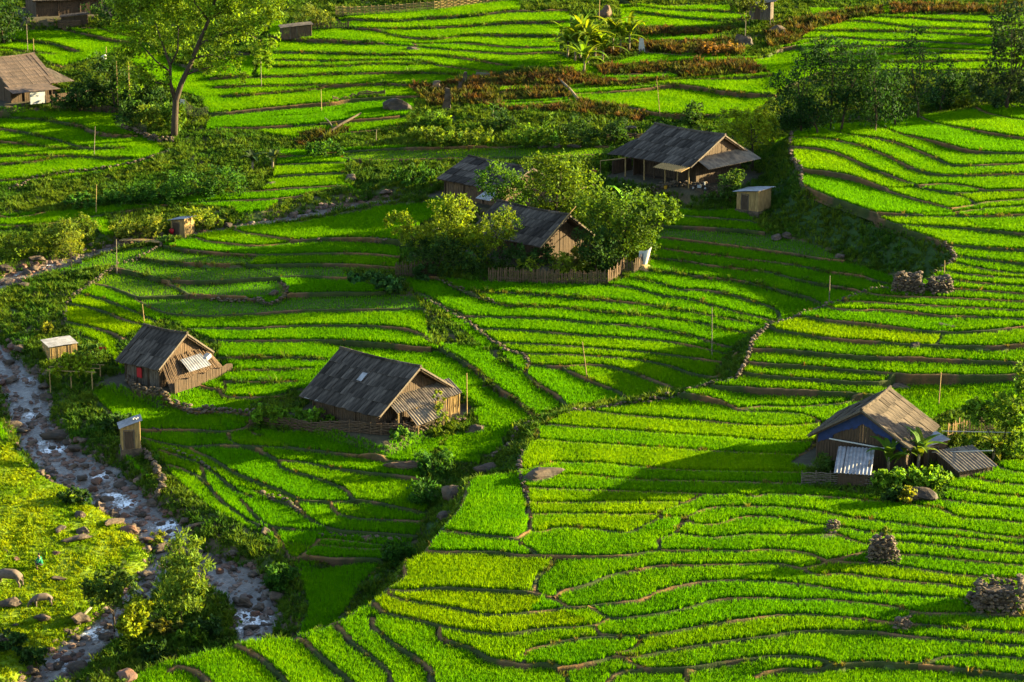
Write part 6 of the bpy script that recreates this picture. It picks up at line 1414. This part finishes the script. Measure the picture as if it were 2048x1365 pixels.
    for i, (u, v, h, w, lab) in enumerate([(893, 222, 2.6, .55, 'tall pale standing stone beside the bright paddies'), (918, 185, 1.2, .5, 'short lit block of stone above the standing stone'), (928, 170, 1.4, .35, 'pointed stone on the rubble crest'), (870, 182, 1.1, .8, 'dark lit topped outcrop left of the standing stone')]):
        rs = random.Random(i); mb = MB(); base_ = [(-w, -w*.6), (w, -w*.7), (w*.8, w*.6), (-w*.7, w*.6)]
        n = 5; 
        for k in range(n):
            t = k/(n-1)
            for x, y in base_: mb.v.append((x*(1-.55*t)+rs.uniform(-.12, .12)*w*2+.15*t, y*(1-.5*t)+rs.uniform(-.1, .1)*w*2, -.3+(h+.3)*t+rs.uniform(-.1, .1)))
        for k in range(n-1): mb.f += [[4*k+j, 4*k+(j+1) % 4, 4*k+4+(j+1) % 4, 4*k+4+j] for j in range(4)]
        mb.f.append([4*n-4, 4*n-3, 4*n-2, 4*n-1]); o = mb.build('standing_stone', M['boulder']); o.location = hit(u, v); tag(o, lab, 'standing stone')
    # fallen logs
    def log(lab, a, b, r0, r1, m='palebark', za=.2, zb=.2):
        A = hit(*a)+Vector((0, 0, za)); B = hit(*b)+Vector((0, 0, zb)); md = A.lerp(B, .5)+Vector((0, 0, .15))
        o = MB().tube([A-A, md-A, B-A], [r0, (r0+r1)/2, r1], 7).build('log', M[m], smooth=True); o.location = A; tag(o, lab, 'log')
    log('pale forked fallen trunk leaning over the scree left of the net covered rock', (638, 282), (722, 236), .2, .1, 'bark', za=.2, zb=.5); log('thin branch crossing the fallen trunk', (668, 262), (650, 246), .08, .05, zb=.5)
    log('short driftwood log leaning by the brown terrace corner', (1158, 205), (1118, 165), .2, .12, zb=.4); log('weathered pole on the pasture slab', (158, 1262), (183, 1232), .12, .1, za=.3, zb=.6); log('lit plank lying in the grove garden', (1132, 512), (1152, 506), .1, .1, za=1.2, zb=1.2); log('brown bamboo pole fallen over the grove wall', (862, 478), (882, 468), .07, .07, za=.6, zb=.6)
    # bamboo footbridge
    A = hit(243, 497)+Vector((0, 0, .75)); B = hit(323, 492)+Vector((0, 0, .35)); root = empty('footbridge', A, 0, 'light bamboo footbridge over the upper stream by the red bucket hut', 'bridge'); d = B-A; s = Vector((-d.y, d.x, 0)).normalized()
    for k in range(5): part(MB().tube([s*(k-2)*.16, d*.5+s*(k-2)*.16+Vector((0, 0, .08)), d+s*(k-2)*.16], .075, 6), 'bamboo_rail', 'bamboo', root)
    for t in (.08, .3, .6, .9): part(MB().tube([d*t-s*.5, d*t+s*.5], .05, 5), 'crosspiece', 'bamboo', root)
    part(MB().tube([d*.15, d*.1+Vector((0, 0, -1.1))], .07, 6), 'prop', 'bamboo', root); part(MB().tube([d*.75, d*.68+Vector((0, 0, -1.1))], .07, 6), 'prop', 'bamboo', root)
    # trellis with vines left of the bamboo house
    p = hit(150, 775); root = empty('vine_trellis', p, math.radians(-8), 'flat green vine trellis on bamboo posts below the bamboo house', 'trellis')
    for x in (-1.9, 0, 1.9):
        for y in (-1.0, 1.4): part(MB().tube([(x, y, -.3), (x, y, 1.7)], .05, 5), 'post', 'bamboo', root)
    for y in (-1.0, .2, 1.4): part(MB().bar((-2.3, y, 1.7), (2.3, y, 1.7), .06), 'beam', 'bamboo', root)
    link(bpy.data.objects.new('vine_cover', leaf_mesh('vine_cover', [(-1.0, -.6, 1.6), (.9, -.5, 1.6), (0, .5, 2.0), (-.8, 1.2, 2.3), (1.0, 1.1, 2.2)], [(1.5, 1.2, .35), (1.4, 1.2, .35), (1.8, 1.2, .4), (1.2, 1, .4), (1.2, 1, .4)], 4600, .28, (.15, .22, .008), 8, up=1.2, hollow=0)), root)
    # nets
    for lab, pts in (('grey fishing net fencing the garden left of the big tree', [(232, 258, 1.5), (252, 262, 1.1), (275, 268, 1.2), (292, 268, .9)]), ('pale net stretched right of the big tree', [(368, 232, 1.9), (385, 240, 1.4), (400, 238, 1.1), (416, 236, 1.2)])):
        P = [hit(u, v) for u, v, _ in pts]; o0 = P[0]; mb = MB()
        for (a, b, h1, h2) in zip(P[:-1], P[1:], [q[2] for q in pts], [q[2] for q in pts][1:]):
            N = 9
            for k in range(N+1):
                t = k/N; mb.bar(a.lerp(b, t)-o0, a.lerp(b, t)-o0+Vector((.1, 0, h1*(1-t)+h2*t)), .018)
                z1, z2 = h1*k/N, h2*k/N; mb.bar(a-o0+Vector((0, 0, z1+.01)), b-o0+Vector((0, 0, z2+.01)), .018)
        o = mb.build('net', M['net']); o.location = o0; tag(o, lab, 'net')
    p = hit(365, 235); o = MB().prism([(-.3, 0, .9), (.25, .05, .9), (.3, .1, 2.0), (-.2, .05, 2.1)], .04).build('white_sheet', M['white']); o.location = p; tag(o, 'white sheet hung behind the big tree trunk', 'sheet')
    p = hit(208, 122); o = boulder_mb(.5, 9, .9, 2).build('white_bundle', M['white'], smooth=True); o.location = p+Vector((0, 0, .4)); tag(o, 'pale bundle beside the short post in the village field', 'bundle')
    # log stack at the top left
    p = hit(140, 58); root = empty('log_stack', p, math.radians(8), 'stack of cut logs under the top left house', 'log stack')
    lg = None
    for j in range(4):
        for i in range(3):
            if lg is None: lg = q = MB().tube([(-1.4, 0, 0), (1.4, 0, 0)], .12, 7).build('log', M['plank_lit'], root)
            else: q = share(lg, root)
            q.location = (random.uniform(-.15, .15), i*.24, .15+j*.24)
    # net on the white pole beside the upper bananas
    p = hit(1285, 106); o = MB().prism([(-.5, 0, 0), (.35, 0, -.1), (.1, .1, 1.7), (-.4, .1, 1.8)], .03).build('white_net', M['white']); o.location = p; tag(o, 'white net draped at the right foot of the upper banana clump', 'net')
    p = hit(966, 158); o = MB().prism([(-.9, 0, 0), (.9, 0, 0), (.9, .1, .6), (-.8, .1, .75)], .03).build('net_screen', M['net']); o.location = p; tag(o, 'small net screen on the rubble crest', 'net')
def undergrowth():
    r = np.random.default_rng(17)
    def pts(mask, dens):
        j, i = np.nonzero(mask); n = int(len(i)*RES*RES*dens); k = r.integers(0, len(i), n); x = xs[i[k]]+r.uniform(-RES/2, RES/2, n); y = ys[j[k]]+r.uniform(-RES/2, RES/2, n)
        z = gz(x, y); u, v, vis = visible(x, y, z, 120); return x[vis], y[vis], z[vis]
    pad = np.zeros(base.shape, bool)
    for p in PADS: pad |= p
    veg = ~VM['grass'] & ~VM['dry'] & ~pad & (sdist > .2) & ~iny & (~RM | VM['bank'])
    c = [clump_mesh('leaf_clump', 26, .34, .24, M['leafy'], 70+i) for i in range(4)]; t = [tuft_mesh('grass_tuft', 14, .5, .2, .03, M['leafy'], 80+i, .8) for i in range(3)]
    def col(x, y, n, a, b, s=2.5, seed=40):
        q = np.clip(vnoise(x, y, s, seed)*1.3-.15+r.normal(0, .2, n), 0, 1)[:, None]; o = np.ones((n, 4)); o[:, :3] = (np.array(a)*(1-q)+np.array(b)*q)*np.clip(r.normal(1, .22, n), .4, 1.7)[:, None]; return o
    rot = lambda n: np.stack([r.normal(0, .15, n), r.normal(0, .15, n), r.uniform(0, 6.28, n)], 1)
    x, y, z = pts(veg, 7.0); n = len(x)
    keep = vnoise(x, y, 1.5, 44) > .28; x, y, z = x[keep], y[keep], z[keep]; n = len(x)
    scatter('undergrowth', np.stack([x, y, z], 1), np.clip(r.normal(.72, .26, n)*(.5+1.2*vnoise(x, y, 2.6, 45)), .3, 2.3), rot(n), col(x, y, n, (.028, .075, .010), (.08, .125, .010)), c+t, 'dark tangled weeds and low bushes covering the stream banks and slopes'); print('veg', n)
    x, y, z = pts(veg, 10.0); n = len(x)
    scatter('bank_grass', np.stack([x, y, z], 1), np.clip(r.normal(.75, .2, n), .3, 1.3), rot(n), col(x, y, n, (.035, .10, .008), (.085, .14, .010), 3, 46), t, 'rough grass growing between the weeds on the banks')
    g = VM['grass'] & (sdist > .1); x, y, z = pts(g, 34.0); n = len(x)
    gt = [tuft_mesh('short_grass', 8, .17, .13, .028, M['leafy'], 90+i, .9) for i in range(3)]
    scatter('pasture_grass', np.stack([x, y, z], 1), np.clip(r.normal(.9, .3, n)*(.65+.7*vnoise(x, y, 1.2, 47)), .25, 1.6), rot(n), col(x, y, n, (.10, .20, .003), (.22, .28, .004), 2.2, 48), gt, 'short yellow green grass of the grazed pasture')
    dry = VM['dry'] & ~iny; x, y, z = pts(dry, 8.0); n = len(x)
    scatter('dry_grass', np.stack([x, y, z], 1), np.clip(r.normal(1.25, .4, n), .4, 2.2), rot(n), col(x, y, n, (.085, .046, .018), (.045, .075, .010), 1.0, 49), t+c[:1], 'dry ochre grass on the steep terrace faces')
    # ragged grass on the bunds
    X = []
    for reg, P in EDG+[('R', RIMW)]:
        seg = np.r_[0, np.cumsum(np.linalg.norm(np.diff(P, axis=0), axis=1))]; m = int(seg[-1]*2.6); s = r.uniform(0, seg[-1], m); X.append(np.stack([np.interp(s, seg, P[:, 0])+r.normal(0, .13, m), np.interp(s, seg, P[:, 1])+r.normal(0, .13, m)], 1))
    X = np.vstack(X); x, y = X[:, 0], X[:, 1]; k = vnoise(x, y, 1.6, 50) > .42; x, y = x[k], y[k]; z = gn(x, y, zplot)+.02; u, v, vis = visible(x, y, z, 60); x, y, z = x[vis], y[vis], z[vis]; n = len(x)
    scatter('bund_grass', np.stack([x, y, z], 1), np.clip(r.normal(.5, .18, n), .2, 1.0), rot(n), col(x, y, n, (.05, .09, .01), (.13, .10, .025), 2.0, 51), t, 'ragged grass and weeds along the earth bunds')
    # gravel and cobbles
    st = (sdist < .8) & ~RM & ((sdist > -1.1) | (vnoise(XX, YY, 1.7, 61) > .64)); x, y, z = pts(st, 12.0); n = len(x); z = np.where(gn(x, y, sdist) < -.3, plane(x, y)-.66, z)
    cb = []
    for i in range(4):
        b = boulder_mb(.13, 400+i, .7, 1); cb.append(bpy.data.objects.new('cobble', b.mesh('cobble', M['cobble'])))
    o = col(x, y, n, (.11, .085, .07), (.12, .06, .04), 3, 52)
    scatter('cobbles', np.stack([x, y, z], 1), np.clip(np.exp(r.normal(.2, .55, n)), .4, 3.2), rot(n), o, cb, 'small cobbles lining the stream edges')
M['cobble'] = mat('cobble', (1, 1, 1), .85, .3, 5, attr=('tint', 'INSTANCER'))
# ------------------------------------------------------------------ build
H = houses()
finish_ground(); build_ground(); build_bunds(); build_rice()
stone_bank(); build_water(); huts(); fences(); walls(); trees(); boulders(); misc(); undergrowth()
